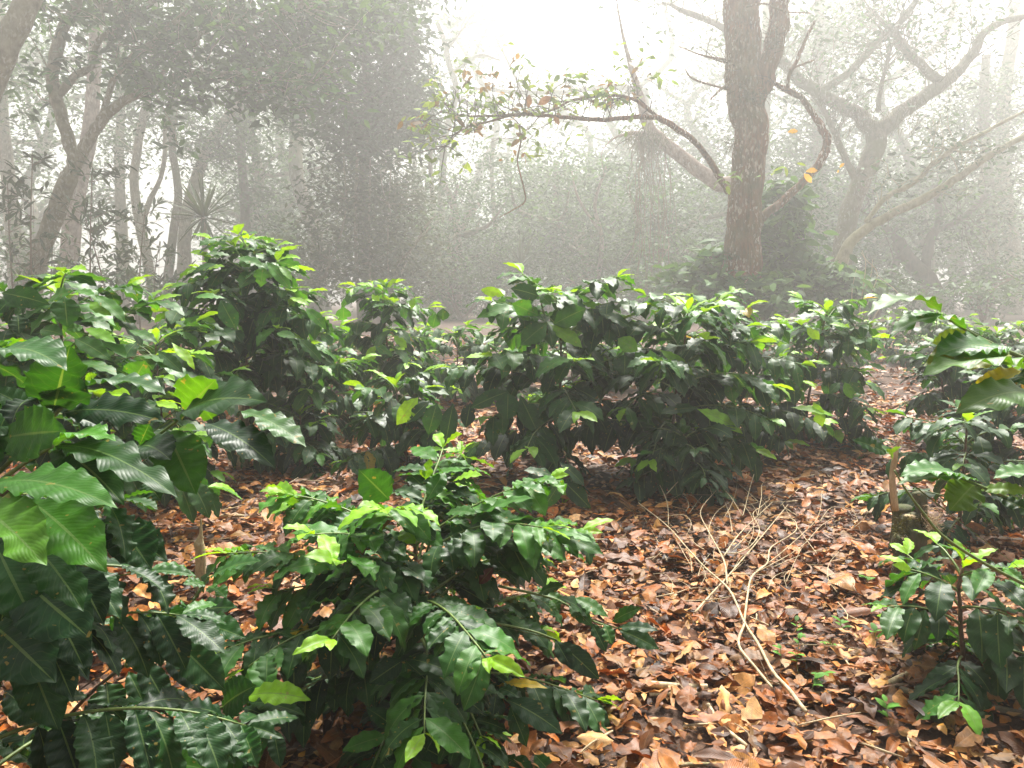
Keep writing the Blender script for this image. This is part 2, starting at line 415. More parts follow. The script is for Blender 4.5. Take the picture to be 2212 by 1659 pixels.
def hl(Lv, conv, x0, y0, x1, y1, z0, z1=None, f=.5, wl=.43, bend=.8, young=.3, rng=None, fold=.28, wave=.072, col=None):
    """one leaf measured on the photograph: base and tip pixel, distances, f = how far its face turns to the viewer"""
    z1 = z0 if z1 is None else z1
    a = at(*conv(x0, y0), z0); b = at(*conv(x1, y1), z1)
    d = b - a; L = float(np.linalg.norm(d)) * (1 + bend * bend / 24)
    tocam = nrm(np.array((0, 0, CAM_H)) - a); n = UP * (1 - f) + tocam * f
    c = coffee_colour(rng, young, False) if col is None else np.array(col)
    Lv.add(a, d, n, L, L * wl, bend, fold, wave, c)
def twig(Tw, conv, pts, z, r0, r1, sides=7):
    P = [at(*conv(p[0], p[1]), p[2] if len(p) > 2 else z) for p in pts]
    Tw.add(P, np.linspace(r0, r1, len(P)), sides, 4); return P

# ------------------------------------------------------------------ ground and its litter
def ground():
    ys = np.concatenate([np.linspace(-8, .5, 12), np.linspace(.6, 14, 140), np.linspace(14.6, 150, 70)])
    xs = np.concatenate([np.linspace(-106, -9, 42), np.linspace(-8.6, 8.6, 173), np.linspace(9, 106, 42)])
    X, Yg = np.meshgrid(xs, ys, indexing='ij')
    V = np.stack([X, Yg, gh(X, Yg)], -1).reshape(-1, 3)
    i = np.arange(len(xs) * len(ys)).reshape(len(xs), len(ys))
    F = np.stack([i[:-1, :-1], i[1:, :-1], i[1:, 1:], i[:-1, 1:]], -1).reshape(-1, 4)
    g = mesh_object('ground', V, F, M_SOIL); g['kind'] = 'structure'
ground()

LIT = np.array([(.26, .105, .026), (.36, .165, .045), (.47, .27, .10), (.13, .052, .017), (.05, .022, .010), (.45, .155, .016), (.55, .37, .18), (.20, .082, .026), (.40, .23, .045)])
LIT = LIT * np.array((1.02, .84, .60))
LITP = np.array([.23, .20, .15, .10, .06, .08, .05, .09, .04])
def litter():
    rng = np.random.default_rng(5)
    Vs, Fs, Us, Cs, off = [], [], [], [], 0
    for (y0, y1, n, nu, nv, l0, l1) in ((.9, 4.0, 22000, 3, 2, .014, .05), (.9, 3.4, 12500, 8, 4, .035, .118), (.9, 3.6, 600, 10, 4, .10, .15), (3.2, 8.0, 34000, 5, 2, .045, .118), (8.0, 22, 18000, 3, 2, .09, .17)):
        y = np.sqrt(rng.uniform(y0 ** 2, y1 ** 2, n)); x = rng.uniform(-1, 1, n) * (.78 * y + 1.0)
        L = rng.uniform(l0, l1, n) * rng.choice([.6, 1, 1.15], n)
        a = rng.uniform(0, 6.28, n); tilt = rng.normal(0, .25, n)
        D = np.stack([np.cos(a), np.sin(a), np.sin(tilt)], 1)
        Nn = np.stack([rng.normal(0, .42, n), rng.normal(0, .42, n), np.where(rng.random(n) < .5, 1, -1)], 1)
        O = np.stack([x, y, gh(x, y) + .004 + rng.random(n) ** 1.6 * .045], 1)
        O -= nrm(D) * (L / 2)[:, None]; O[:, 2] = np.maximum(O[:, 2], gh(O[:, 0], O[:, 1]) + .002)
        Lv = Leaves()
        c = LIT[rng.choice(len(LIT), n, p=LITP)] * rng.uniform(.48, 1.38, (n, 1)) ** 1.3 * .84
        Lv.add(O, D, Nn, L, L * rng.uniform(.34, .62, n), rng.normal(0, .85, n), rng.normal(.32, .42, n), rng.uniform(.02, .14, n), c)
        V, F, UV, C = Lv.arrays(nu, nv, WP_OVATE, rng, bite=.3, nwave=2.5, ragged=.06)
        Vs.append(V); Fs.append(F + off); Us.append(UV); Cs.append(C); off += len(V)
    o = mesh_object('leaf_litter', np.concatenate(Vs), np.concatenate(Fs), M_LITTER, None, np.concatenate(Us), np.concatenate(Cs))
    o['kind'] = 'stuff'; o['label'] = 'brown fallen leaves covering the ground between the bushes'; o['category'] = 'leaf litter'
    t = Tubes()
    for i in range(900):
        y = math.sqrt(rng.uniform(1, 60)); x = rng.uniform(-1, 1) * (.75 * y + .5); a = rng.uniform(0, 6.28); l = rng.uniform(.04, .26)
        z = float(gh(x, y)) + rng.uniform(.012, .05); d = np.array((math.cos(a), math.sin(a), rng.normal(0, .1))) * l / 2; c = np.array((x, y, z))
        r = rng.uniform(.001, .0034)
        t.add([c - d, c + rng.normal(0, .012, 3) * np.array((1, 1, .3)), c + d], [r, r * .9, r * .6], 5, 2)
    o = t.build('twig_litter', M_TWIG_PALE); o['kind'] = 'stuff'; o['label'] = 'small broken twigs scattered through the fallen leaves'; o['category'] = 'twigs'
litter()

# ------------------------------------------------------------------ foreground coffee plants, measured leaf by leaf
def plant(label, base, seed, fn, nu=34, nv=8, fill=None):
    rng = np.random.default_rng(seed)
    root = thing('coffee_bush', label, 'coffee bush', base, BUSHES)
    Lv, Tw, Bw = Leaves(), Tubes(), Tubes()
    berries = fn(Lv, Tw, Bw, rng, np.array(base)) or []
    Bw.build('stem', M_TWIG_BROWN, root)
    Tw.build_each('branch', M_TWIG_GREEN, root)
    Lv.build('foliage', M_COFFEE, root, nu, nv, seed, bite=.3, nwave=6.5, ragged=.03)
    for p in berries: berry_part(p, root)
    return root

def left_front(Lv, Tw, Bw, rng, b):
    k = dict(rng=rng)
    st = grow_coffee(rng, b, 1.05, .42, .15, Lv, Tw, young=.22)
    Bw.V += st.V; Bw.F += [f + Bw.n for f in st.F]; Bw.n += st.n
    s = lambda z: b + np.array((0, 0, z))
    for conv, pts, z in ((c4, [(0, 1440), (285, 1145), (400, 1020), (510, 880), (535, 850)], 1.3), (c4, [(500, 1480), (700, 1380), (875, 1285), (1030, 1180), (1270, 990)], 1.35), (c4, [(0, 1500), (180, 1370), (340, 1280)], 1.2)):
        P = twig(Tw, conv, pts, z, .0042, .0022)
        Bw.add([s(P[0][2] - b[2] - .12), (s(P[0][2] - b[2] - .02) + P[0]) / 2, P[0]], [.006, .005, .0042], 6, 4)
    A = lambda *a, **q: hl(Lv, c4, *a, rng=rng, **q)
    A(330, 1065, 435, 655, 1.30, 1.22, f=.95, wl=.66, bend=.3, young=.42)
    A(385, 1078, 1035, 1135, 1.30, 1.24, f=.50, wl=.36, bend=.6, young=.0)
    A(520, 915, 1035, 965, 1.28, 1.20, f=.12, wl=.36, bend=.7, young=.3)
    A(530, 868, 604, 836, 1.28, 1.27, f=.8, wl=.5, young=1.0)
    A(232, 1108, -70, 925, 1.32, 1.26, f=.62, wl=.52, young=.18)
    A(-60, 735, 418, 815, 1.15, 1.05, f=.30, wl=.42, bend=.9, young=.45)
    A(1150, 1062, 1345, 865, 1.37, 1.30, f=.95, wl=.72, bend=.3, young=.42)
    A(1090, 1135, 1665, 1008, 1.36, 1.22, f=.52, wl=.42, bend=.8, young=.40)
    A(1035, 1180, 1222, 1588, 1.35, 1.27, f=1.0, wl=.62, bend=.5, young=.62)
    A(1270, 1140, 1715, 1422, 1.38, 1.28, f=.35, wl=.40, bend=.6, young=.15)
    A(1490, 1062, 1905, 1290, 1.40, 1.30, f=.22, wl=.36, bend=.5, young=.45)
    A(870, 1275, 930, 1140, 1.35, 1.33, f=.8, wl=.75, bend=.2, young=.42)
    A(850, 1300, 1065, 1372, 1.35, 1.24, f=.55, wl=.5, young=.35)
    A(880, 1290, 650, 1340, 1.36, 1.28, f=.3, wl=.45, young=.1)
    A(30, 1230, 412, 1188, 1.18, 1.12, f=.85, wl=.62, bend=.3, young=.5)
    A(345, 1285, 775, 1650, 1.18, 1.08, f=.62, wl=.40, bend=.7, young=.48)
    A(345, 1282, 1105, 1605, 1.18, 1.02, f=.28, wl=.27, bend=.6, young=.5)
    A(340, 1290, 722, 1252, 1.19, 1.10, f=.16, wl=.38, young=.45)
    A(-70, 1530, 735, 1670, 1.06, .96, f=.42, wl=.30, bend=.7, young=.45)
    A(420, 1110, 680, 1190, 1.36, 1.40, f=.4, wl=.5, young=.0)
    A(1050, 1200, 1180, 1450, 1.40, 1.38, f=.7, wl=.5, young=.0)
    A(900, 1500, 1000, 1620, 1.42, 1.40, f=.8, wl=.8, young=.30)
    A(440, 1560, 620, 1660, 1.45, 1.4, f=.6, wl=.6, young=.2)
    A(330, 1480, 560, 1430, 1.40, 1.3, f=.4, wl=.4, young=.0)
    A = lambda *a, **q: hl(Lv, c7, *a, rng=rng, **q)
    A(-130, 260, 248, 592, 1.00, .90, f=.80, wl=.44, bend=.7, young=.62)
    A(150, 245, 566, 628, 1.06, .95, f=.72, wl=.40, bend=.6, young=.58)
    A(610, 370, 800, 615, 1.35, 1.28, f=.75, wl=.62, young=.0)
    A(560, 400, 885, 572, 1.38, 1.30, f=.70, wl=.48, young=.02)
    A(150, 700, 485, 985, 1.12, 1.02, f=.95, wl=.56, young=.0)
    A(380, 590, 550, 905, 1.16, 1.10, f=.9, wl=.52, young=.02)
    A(-40, 900, 295, 1210, 1.10, 1.0, f=.95, wl=.56, young=.0)
    A(-30, 470, 185, 905, 1.14, 1.06, f=1., wl=.60, young=.0)
    A(185, 505, 440, 835, 1.10, 1.0, f=.6, wl=.42, young=.22)
    A(300, 850, 445, 1135, 1.2, 1.12, f=.9, wl=.52, young=.04)
    A(60, 560, 330, 800, 1.22, 1.16, f=.9, wl=.6, young=.0)
    A(460, 560, 440, 330, 1.45, 1.4, f=.8, wl=.6, young=.25)
    A(270, 1040, 385, 1300, 1.15, 1.1, f=.9, wl=.5, young=.0)
    A(0, 900, 110, 600, 1.2, 1.18, f=.9, wl=.6, young=.0)
plant('large coffee bush at the left edge with big wavy leaves close to the viewer', hor(-160, 1.30), 11, left_front)

def low_left(Lv, Tw, Bw, rng, b):
    P = twig(Bw, c7, [(-150, 1640), (0, 1560), (270, 1470), (450, 1290), (600, 1160), (800, 1010), (900, 915)], 1.72, .006, .0035)
    twig(Tw, c7, [(900, 915), (1010, 790), (1100, 650)], 1.72, .0035, .002)
    P2 = twig(Bw, c7, [(-150, 1700), (200, 1540), (480, 1480), (840, 1440), (1000, 1390)], 1.66, .005, .003)
    twig(Tw, c7, [(1000, 1390), (1170, 1340), (1280, 1290), (1400, 1248)], 1.66, .003, .0018)
    for q in (P[0], P2[0]): Bw.add([b, (b + q) / 2 + np.array((-.03, 0, .05)), q], [.012, .008, .006], 6, 4)
    A = lambda *a, **q: hl(Lv, c7, *a, rng=rng, **q)
    for a in ((1100, 660, 1378, 568, .35, .36, .42), (1085, 690, 965, 690, .5, .5, .42), (1100, 700, 1195, 762, .4, .5, .35), (980, 858, 1252, 812, .5, .40, .35), (990, 890, 1295, 975, .55, .46, .3),
              (900, 968, 1192, 1255, .85, .46, .22), (855, 1030, 1060, 1262, .65, .38, .1), (740, 1085, 895, 1360, .75, .44, .18), (675, 1150, 775, 1355, .7, .42, .1), (560, 1205, 580, 1390, .95, .95, .28),
              (830, 1010, 595, 1095, .3, .4, .05), (715, 895, 527, 900, .45, .45, .42), (960, 880, 925, 800, .7, .5, .4), (1000, 840, 960, 800, .6, .6, .42), (470, 1280, 260, 1300, .5, .4, .1)):
        A(*a[:4], 1.72, 1.66, f=a[4], wl=a[5], young=a[6], bend=.5)
    for a in ((1170, 1340, 1352, 1222, .75, .62, .28), (1110, 1370, 915, 1345, .65, .60, .25), (1010, 1390, 1255, 1565, .75, .50, .25), (1280, 1340, 1510, 1445, .5, .4, .05), (1300, 1310, 1610, 1382, .35, .3, .3),
              (600, 1460, 805, 1595, .6, .42, .2), (770, 1455, 965, 1595, .6, .45, .15), (480, 1485, 160, 1605, .55, .42, .2), (140, 1640, 680, 1600, .62, .42, .22), (20, 1250, 262, 1452, .7, .48, .12), (640, 1440, 480, 1400, .4, .4, .3),
              (1100, 1440, 1240, 1640, .8, .4, .05), (1290, 1440, 1300, 1660, .8, .4, .0), (1440, 1450, 1480, 1660, .8, .45, .0), (1000, 1560, 1150, 1690, .7, .6, .1), (700, 1600, 1000, 1720, .5, .5, .2), (-60, 1480, 180, 1640, .5, .4, .1), (330, 1480, 520, 1390, .35, .4, .2)):
        A(*a[:4], 1.66, 1.60, f=a[4], wl=a[5], young=a[6], bend=.5)
    A(1290, 1288, 1640, 1302, 1.66, 1.60, f=.52, wl=.34, young=.95, bend=.9)
    A(760, 1650, 1095, 1668, 1.50, 1.45, f=.62, wl=.46, young=.88, bend=.8)
    return [at(*c7(x, y), 1.71) for x, y in ((800, 990), (856, 945), (675, 1112), (906, 938))]
plant('low coffee bush in the bottom left corner with a bare woody branch and green berries', hor(-190, 1.62), 12, low_left)

def right_front(Lv, Tw, Bw, rng, b):
    A = lambda *a, **q: hl(Lv, c6, *a, rng=rng, **q)
    Y2 = (.22, .30, .02); OL = (.055, .15, .012)
    P = twig(Tw, c6, [(2420, 640), (2212, 530), (2100, 480), (1920, 390), (1760, 290), (1725, 272)], 1.30, .0045, .002)
    P2 = twig(Tw, c6, [(2420, 1450), (2212, 1370), (2000, 1280), (1830, 1210), (1700, 1160)], 1.45, .004, .002)
    P3 = twig(Tw, c9, [(2150, 830), (1884, 690), (1640, 560), (1450, 430), (1350, 310), (1260, 190), (1200, 90)], 1.62, .0042, .002)
    stm = b + np.array((0, 0, 1.25)); Bw.add([b, b + np.array((.02, .01, .6)), stm], [.014, .010, .006], 8, 4)
    for q, zz in ((P[0], .85), (P2[0], .55), (P3[0], .25)): Bw.add([b + np.array((.01, 0, zz)), (b + np.array((0, 0, zz)) + q) / 2 + np.array((0, 0, .03)), q], [.007, .006, .0045], 6, 4)
    A(1742, 278, 1308, 285, 1.28, 1.18, f=.14, wl=.26, bend=1.1, col=OL, wave=.08)
    A(1750, 288, 1495, 325, 1.28, 1.24, f=.22, wl=.30, bend=.8, young=.5)
    A(1885, 372, 1432, 415, 1.30, 1.20, f=.18, wl=.27, bend=1.1, young=.62, wave=.08)
    A(1920, 390, 1680, 440, 1.30, 1.33, f=.75, wl=.55, bend=.4, col=(.12, .22, .015))
    A(2110, 482, 1700, 520, 1.30, 1.20, f=.42, wl=.40, bend=.6, young=.35, wave=.08)
    A(2120, 490, 1632, 575, 1.31, 1.22, f=.55, wl=.34, bend=.6, col=(.13, .22, .012), wave=.08)
    A(2150, 505, 1880, 600, 1.32, 1.30, f=.5, wl=.42, col=Y2)
    A(2250, 612, 1622, 632, 1.28, 1.15, f=.2, wl=.30, bend=.7, young=.55, wave=.09)
    A(2215, 600, 1888, 745, 1.30, 1.30, f=.7, wl=.40, col=(.30, .32, .02))
    A(2290, 752, 1815, 850, 1.20, 1.12, f=.55, wl=.36, bend=.9, col=OL)
    A(2150, 640, 2300, 680, 1.28, 1.2, f=.7, wl=.5, young=.35)
    A(1845, 1215, 1498, 1210, 1.45, 1.38, f=.32, wl=.36, bend=.8, young=.5)
    A(1960, 1235, 1478, 1255, 1.46, 1.38, f=.15, wl=.26, bend=.5, young=.6)
    A(1935, 1240, 1785, 1405, 1.46, 1.42, f=.95, wl=.80, bend=.3, col=(.07, .17, .012))
    A(2300, 1195, 2035, 1222, 1.46, 1.42, f=.35, wl=.4, young=.55)
    A(1950, 1290, 2260, 1305, 1.46, 1.40, f=.5, wl=.34, col=(.12, .24, .02))
    A(2060, 1330, 2300, 1450, 1.46, 1.40, f=.6, wl=.4, young=.3)
    A(1425, 1080, 1222, 998, 1.62, 1.60, f=.62, wl=.38, bend=.5, young=.35)
    A(1440, 1078, 1505, 1035, 1.62, 1.60, f=.6, wl=.35, young=.95)
    A(1455, 1110, 1415, 1050, 1.62, 1.6, f=.6, wl=.4, young=.8)
plant('coffee bush reaching in from the right edge with yellow spotted leaves', hor(2440, 1.45), 13, right_front)

def centre_front(Lv, Tw, rng):
    A = lambda *a, **q: hl(Lv, c8, *a, rng=rng, **q)
    for a in ((225, 650, 88, 850, .85, .50, .72), (220, 650, 322, 815, .85, .55, .78), (200, 640, -15, 655, .25, .4, .5), (310, 640, 492, 705, .3, .38, .5), (240, 400, 272, 575, .8, .6, .6), (300, 400, 362, 478, .8, .7, 1.0),
              (360, 400, 512, 492, .6, .5, .55), (300, 385, 445, 385, .4, .5, .95), (225, 245, 62, 85, .95, .72, .32), (240, 100, 425, 92, .2, .4, .45), (560, 150, 715, 118, .35, .4, .95), (700, 330, 985, 238, .25, .32, .85),
              (1070, 412, 1295, 470, .25, .34, .9), (1080, 420, 1355, 535, .45, .40, .5), (740, 300, 945, 425, .45, .42, .35), (520, 100, 425, 250, .6, .5, .3), (440, 130, 620, 95, .2, .36, .7),
              (650, 380, 800, 490, .7, .62, .18), (790, 520, 800, 570, .6, .6, .3), (520, 320, 685, 320, .4, .4, .45)):
        A(*a[:4], 1.98, 1.91, f=a[4], wl=a[5], young=a[6], bend=.6)
    A(415, 140, 445, 25, 2.04, f=.8, wl=.5, young=.95, bend=.3); A(410, 130, 385, 60, 2.04, f=.8, wl=.4, young=1.0)
    for a in ((300, 1090, 118, 1215, .85, .62, .25), (300, 1092, 365, 1412, .92, .42, .3), (305, 1090, 562, 1335, .8, .36, .35), (310, 1080, 600, 1180, .4, .35, .3), (250, 1520, 148, 1710, .8, .6, .68), (265, 1525, 455, 1690, .75, .5, .66),
              (220, 1490, -25, 1570, .5, .45, .3), (255, 1490, 560, 1640, .5, .4, .1), (100, 1340, 290, 1480, .5, .4, .05), (515, 1560, 640, 1680, .8, .7, .12), (540, 1230, 720, 1370, .7, .55, .08), (310, 1300, 520, 1400, .4, .4, .0)):
        A(*a[:4], 1.74, 1.69, f=a[4], wl=a[5], young=a[6], bend=.5)
    for a in ((1430, 930, 1650, 1035, .6, .44, .42), (1430, 920, 1645, 935, .4, .34, .42), (1400, 890, 1555, 815, .6, .42, .4), (1360, 900, 1400, 1012, .8, .6, .35), (1110, 990, 1335, 1195, .75, .42, .3), (1100, 985, 1190, 1142, .75, .5, .22),
              (1170, 800, 1295, 912, .6, .5, .38), (1300, 880, 1120, 760, .4, .4, .42), (1290, 890, 1370, 1050, .7, .45, .2), (1190, 760, 1380, 865, .4, .4, .4), (1080, 770, 1120, 835, .7, .6, .4), (1010, 740, 1150, 700, .5, .45, .4)):
        A(*a[:4], 2.02, 1.97, f=a[4], wl=a[5], young=a[6], bend=.5)
    twig(Tw, c8, [(600, 860), (950, 930), (1110, 985)], 2.02, .004, .002); twig(Tw, c8, [(800, 700), (1100, 770), (1300, 885), (1440, 925)], 2.02, .004, .002)
    A(790, 1228, 1060, 1240, 2.0, 1.95, f=.3, wl=.22, col=(.55, .40, .02), bend=.7)
    A(430, 840, 470, 1080, 2.05, f=.9, wl=.42, col=(.17, .15, .015), bend=.3)
    A(775, 600, 700, 690, 1.95, f=.8, wl=.5, col=(.09, .02, .012))
    for a in ((300, 265, 185, 412, .6, .2), (20, 600, 110, 500, .7, .4), (400, 560, 330, 640, .8, .5), (150, 1040, 290, 1090, .4, .22), (-60, 560, 60, 480, .6, .4)):
        A(*a[:4], 1.93, 1.90, f=a[4], wl=a[5], col=(.20, .085, .035), bend=1.4, fold=.7)
    for a in ((845, 1300, 1140, 1480, .6, .42, .08), (860, 1330, 950, 1550, .8, .45, .15), (790, 1265, 770, 1390, .9, .5, .02), (800, 1240, 910, 1290, .4, .5, .1), (690, 1540, 860, 1640, .7, .6, .15), (830, 1600, 1000, 1700, .7, .5, .25), (990, 1590, 1090, 1700, .8, .6, .3), (720, 1560, 610, 1700, .7, .6, .1)):
        A(*a[:4], 1.78, 1.73, f=a[4], wl=a[5], young=a[6])
bush('broad coffee bush in front with lime leaf tips, leaf litter to its right', 880, 2.03, 0.51, 0.53, 0.135, 21, nu=18, nv=6, hand=centre_front, young=.85, f0=.05, shape=.26, spacing=.045, drop0=(-4, 38), nodes=18, berries=())

# ------------------------------------------------------------------ middle coffee plants
def measured(conv, z, rows, bend=.5):
    def f(Lv, Tw, rng):
        for a in rows: hl(Lv, conv, *a[:4], a[7] if len(a) > 7 else z, (a[7] if len(a) > 7 else z) - .04, f=a[4], wl=a[5], young=a[6], rng=rng, bend=bend)
    return f
tall_left = measured(c4, 4.42, ((1635, 165, 1622, 292, .9, .75, .68), (1660, 138, 1812, 315, .55, .36, .85), (1735, 160, 1818, 255, .4, .4, .95), (1372, 375, 1472, 562, .9, .55, .38), (1250, 470, 1138, 562, .8, .6, .7), (1260, 475, 1335, 555, .7, .6, .8), (1475, 110, 1645, 172, .45, .4, .6),
    (1440, 100, 1268, 92, .3, .4, .6), (1400, 362, 1208, 358, .35, .4, .66), (1855, 612, 2005, 762, .6, .36, .62), (1350, 150, 1195, 205, .4, .4, .6), (1165, 270, 1045, 302, .4, .4, .88), (1900, 420, 2032, 558, .6, .38, .74), (1490, 130, 1560, 170, .7, .6, .6), (1800, 360, 1925, 410, .4, .36, .9), (1280, 190, 1400, 165, .4, .4, .9), (1720, 580, 1840, 610, .5, .5, .6)))
left_mid = measured(c4, 2.66, ((10, 330, 312, 402, .8, .42, .62), (400, 348, 420, 545, .92, .80, .6), (310, 372, 455, 322, .6, .55, .62), (20, 350, 150, 425, .7, .5, .5), (590, 340, 782, 515, .45, .34, .9), (560, 392, 692, 472, .6, .5, .6), (530, 550, 722, 645, .5, .36, .78), (460, 612, 697, 752, .6, .42, .52),
    (520, 540, 410, 560, .7, .6, .5), (980, 692, 1142, 832, .65, .36, .5), (1070, 640, 1212, 808, .4, .3, .85), (830, 880, 905, 752, .95, .95, .5), (800, 560, 980, 640, .4, .36, .6), (820, 860, 720, 800, .8, .8, .25), (250, 560, 395, 590, .7, .5, .45), (110, 460, 120, 590, .9, .8, .3), (460, 320, 590, 345, .4, .4, .66), (690, 500, 500, 510, .4, .4, .5)))
back_pointed = measured(c5, 6.34, ((350, 505, 308, 612, .9, .62, .95), (352, 505, 462, 572, .7, .5, .95), (150, 350, 150, 255, .95, 1.0, .42), (785, 345, 785, 265, .95, .95, .42), (720, 390, 740, 300, .9, .9, .42), (600, 200, 580, 275, .7, .5, .98), (610, 205, 660, 240, .6, .5, .98), (430, 130, 492, 80, .6, .5, .98), (420, 120, 365, 80, .6, .5, .95), (470, 440, 555, 520, .7, .5, .85), (330, 180, 380, 220, .7, .6, .9), (530, 260, 545, 335, .9, .7, .65)))
right_mid = measured(c6, 4.94, ((560, 620, 550, 765, .92, .55, .4), (600, 618, 682, 755, .8, .42, .72), (640, 620, 720, 730, .4, .34, .9), (580, 468, 548, 525, .9, .7, .9), (620, 470, 730, 590, .4, .36, .85), (500, 650, 405, 640, .5, .5, .4), (330, 820, 592, 962, .5, .34, .88, 4.4), (340, 815, 110, 850, .4, .4, .4, 4.4), (60, 478, 82, 642, .92, .62, .66, 4.4), (110, 478, 315, 632, .5, .3, .8, 4.4), (200, 330, 320, 300, .4, .4, .9), (230, 600, 180, 700, .8, .5, .4, 4.4)))
dome = measured(c6, 5.34, ((1180, 665, 1222, 762, .92, .58, .72), (1210, 665, 1295, 735, .8, .5, .72), (1150, 668, 1088, 735, .8, .5, .5), (800, 620, 925, 740, .5, .34, .8), (760, 620, 700, 660, .5, .5, .5), (870, 812, 1118, 862, .35, .28, .92, 4.9), (1000, 780, 1052, 922, .75, .5, .88, 4.9), (960, 350, 1035, 420, .8, .6, .85), (880, 565, 945, 632, .9, .6, .2), (1000, 550, 1100, 560, .5, .4, .7), (1310, 560, 1420, 600, .4, .4, .75), (1090, 330, 1200, 350, .4, .4, .95), (1260, 470, 1330, 540, .6, .5, .85), (700, 440, 760, 450, .5, .5, .8)))
def centre_mid(Lv, Tw, rng):
    A = lambda *a, **q: hl(Lv, c5, *a, rng=rng, **q)
    for a in ((1205, 795, 955, 905, .7, .42, .5), (1200, 800, 1195, 985, .95, .80, .55), (1275, 822, 1395, 1070, .85, .52, .4), (1450, 360, 1278, 505, .75, .62, .6), (1470, 370, 1675, 520, .55, .4, .6), (1490, 370, 1700, 265, .8, .62, .62),
              (1395, 310, 1225, 235, .85, .7, .62), (1400, 190, 1215, 140, .7, .6, .35), (1410, 185, 1472, 245, .7, .7, .62), (1440, 340, 1185, 315, .25, .4, .6), (1230, 250, 1000, 330, .5, .4, .55),
              (625, 835, 488, 1012, .85, .50, .9), (700, 858, 555, 1000, .7, .42, .2), (745, 870, 690, 1075, .95, .6, .3), (850, 872, 800, 1135, .8, .42, .0), (960, 870, 930, 1030, .8, .6, .25),
              (1945, 560, 1945, 695, .95, 1.1, .5), (2010, 545, 2135, 705, .8, .6, .5), (1900, 460, 2030, 540, .8, .7, .6), (1800, 300, 2000, 400, .4, .4, .6), (1640, 780, 1780, 860, .7, .6, .1)):
        A(*a[:4], 4.45, 4.38, f=a[4], wl=a[5], young=a[6], bend=.5)
    for a in ((1540, 1370, 1430, 1540, .85, .55, .28), (1555, 1370, 1730, 1545, .85, .5, .28), (1500, 1340, 1300, 1300, .4, .45, .25), (1480, 1350, 1250, 1430, .6, .5, .1), (1530, 1250, 1690, 1400, .5, .4, .15)):
        A(*a[:4], 3.75, 3.7, f=a[4], wl=a[5], young=a[6], bend=.5)
    twig(Tw, c5, [(1450, 420), (1445, 350), (1400, 190)], 4.6, .006, .003)
bush('big coffee bush in the centre with round sunlit top leaves and a thin dark stem', 1205, 4.85, 1.10, 0.74, 0.232, 31, lean=(.06, -.05), hand=centre_mid, young=0.66, f0=.15, shape=.35, spacing=.092,
     berries=[at(*c5(x, y), 4.3) for x, y in ((1920, 1005), (1990, 1000))])
bush('coffee bush right of the big central bush, its lower leaves nearly black', 1440, 4.75, 1.0, 0.60, 0.226, 32, lean=(.08, -.10), young=0.64, f0=.14, shape=.35, spacing=.088)
bush('tall cone-shaped coffee bush on the left beside a cut yellow stump', 520, 5.1, 1.5, 0.74, 0.225, 33, lean=(.05, 0), hand=tall_left, young=0.66, f0=.44, shape=.8, spacing=.075)
bush('coffee bush below the big straight tree trunk, between the dark-footed bush and the dome-shaped one', 1565, 5.5, 1.0, 0.64, 0.22, 34, lean=(-.12, -.05), hand=right_mid, young=0.71, f0=.12, shape=.4, spacing=.088)
bush('dome-shaped coffee bush at the edge of the leaf-strewn path, dark below and shiny above', 1750, 5.9, 1.02, 0.52, 0.22, 35, lean=(.10, -.06), hand=dome, young=0.78, f0=.10, shape=.38, spacing=.088)
bush('coffee bush behind the others with a pale pointed top, in front of the vine-hung tree', 845, 6.9, 1.22, 0.56, 0.226, 36, lean=(-.06, 0), hand=back_pointed, young=0.78, f0=.2, shape=.62, spacing=.08, nu=10)
bush('small low coffee bush just left of the big central bush', 872, 5, 0.56, 0.46, 0.207, 37, lean=(-.06, -.05), young=0.56, f0=.1, shape=.5)
bush('coffee bush behind the big left-edge leaves with two round leaves on top', 120, 3.2, 1.1, 0.52, 0.22, 38, hand=left_mid, nu=14, young=0.66, f0=.2, shape=.35, spacing=.08)
bush('coffee bush between the left edge and the tall cone-shaped bush', 335, 4.2, 0.88, 0.48, 0.213, 39, young=0.64, f0=.2, shape=.4, spacing=.08)
bush('straggly coffee bush right of the tall cone-shaped bush', 690, 5.4, 0.84, 0.52, 0.207, 40, lean=(-.12, 0), young=0.66, f0=.2, shape=.4)
bush('very small coffee bush under the tall cone-shaped bush', 640, 5, 0.4, 0.36, 0.183, 41, young=0.46, f0=.15, shape=.5)
bush('little coffee bush with glossy leaves in the bottom right corner', 2112, 2.2, 0.36, 0.26, 0.15, 42, nu=16, nv=6, young=.62, f0=.2, shape=.45)
bush('coffee bush on the right behind the mossy stump', 2105, 3.45, 0.56, 0.36, 0.159, 43, young=.34, f0=.15, shape=.45)
bush('coffee bush right of the path with grey-green leaves on a thin stem', 2065, 5.6, 0.74, 0.32, 0.183, 44, lean=(-.1, 0), young=.3, f0=.25, shape=.5)
bush('coffee bush at the far right edge half hidden by the yellow spotted leaves', 2200, 4.8, 0.62, 0.38, 0.183, 45, young=.3, f0=.2, shape=.45)
bush('small dark coffee bush at the foot of the dome-shaped bush', 1840, 5.6, 0.36, 0.22, 0.171, 46, young=.2, f0=.15, shape=.5)
bush('flattened dark coffee bush behind the bleached fallen branch', 1500, 4.35, 0.34, 0.34, 0.183, 47, young=.05, f0=.15, shape=.4)

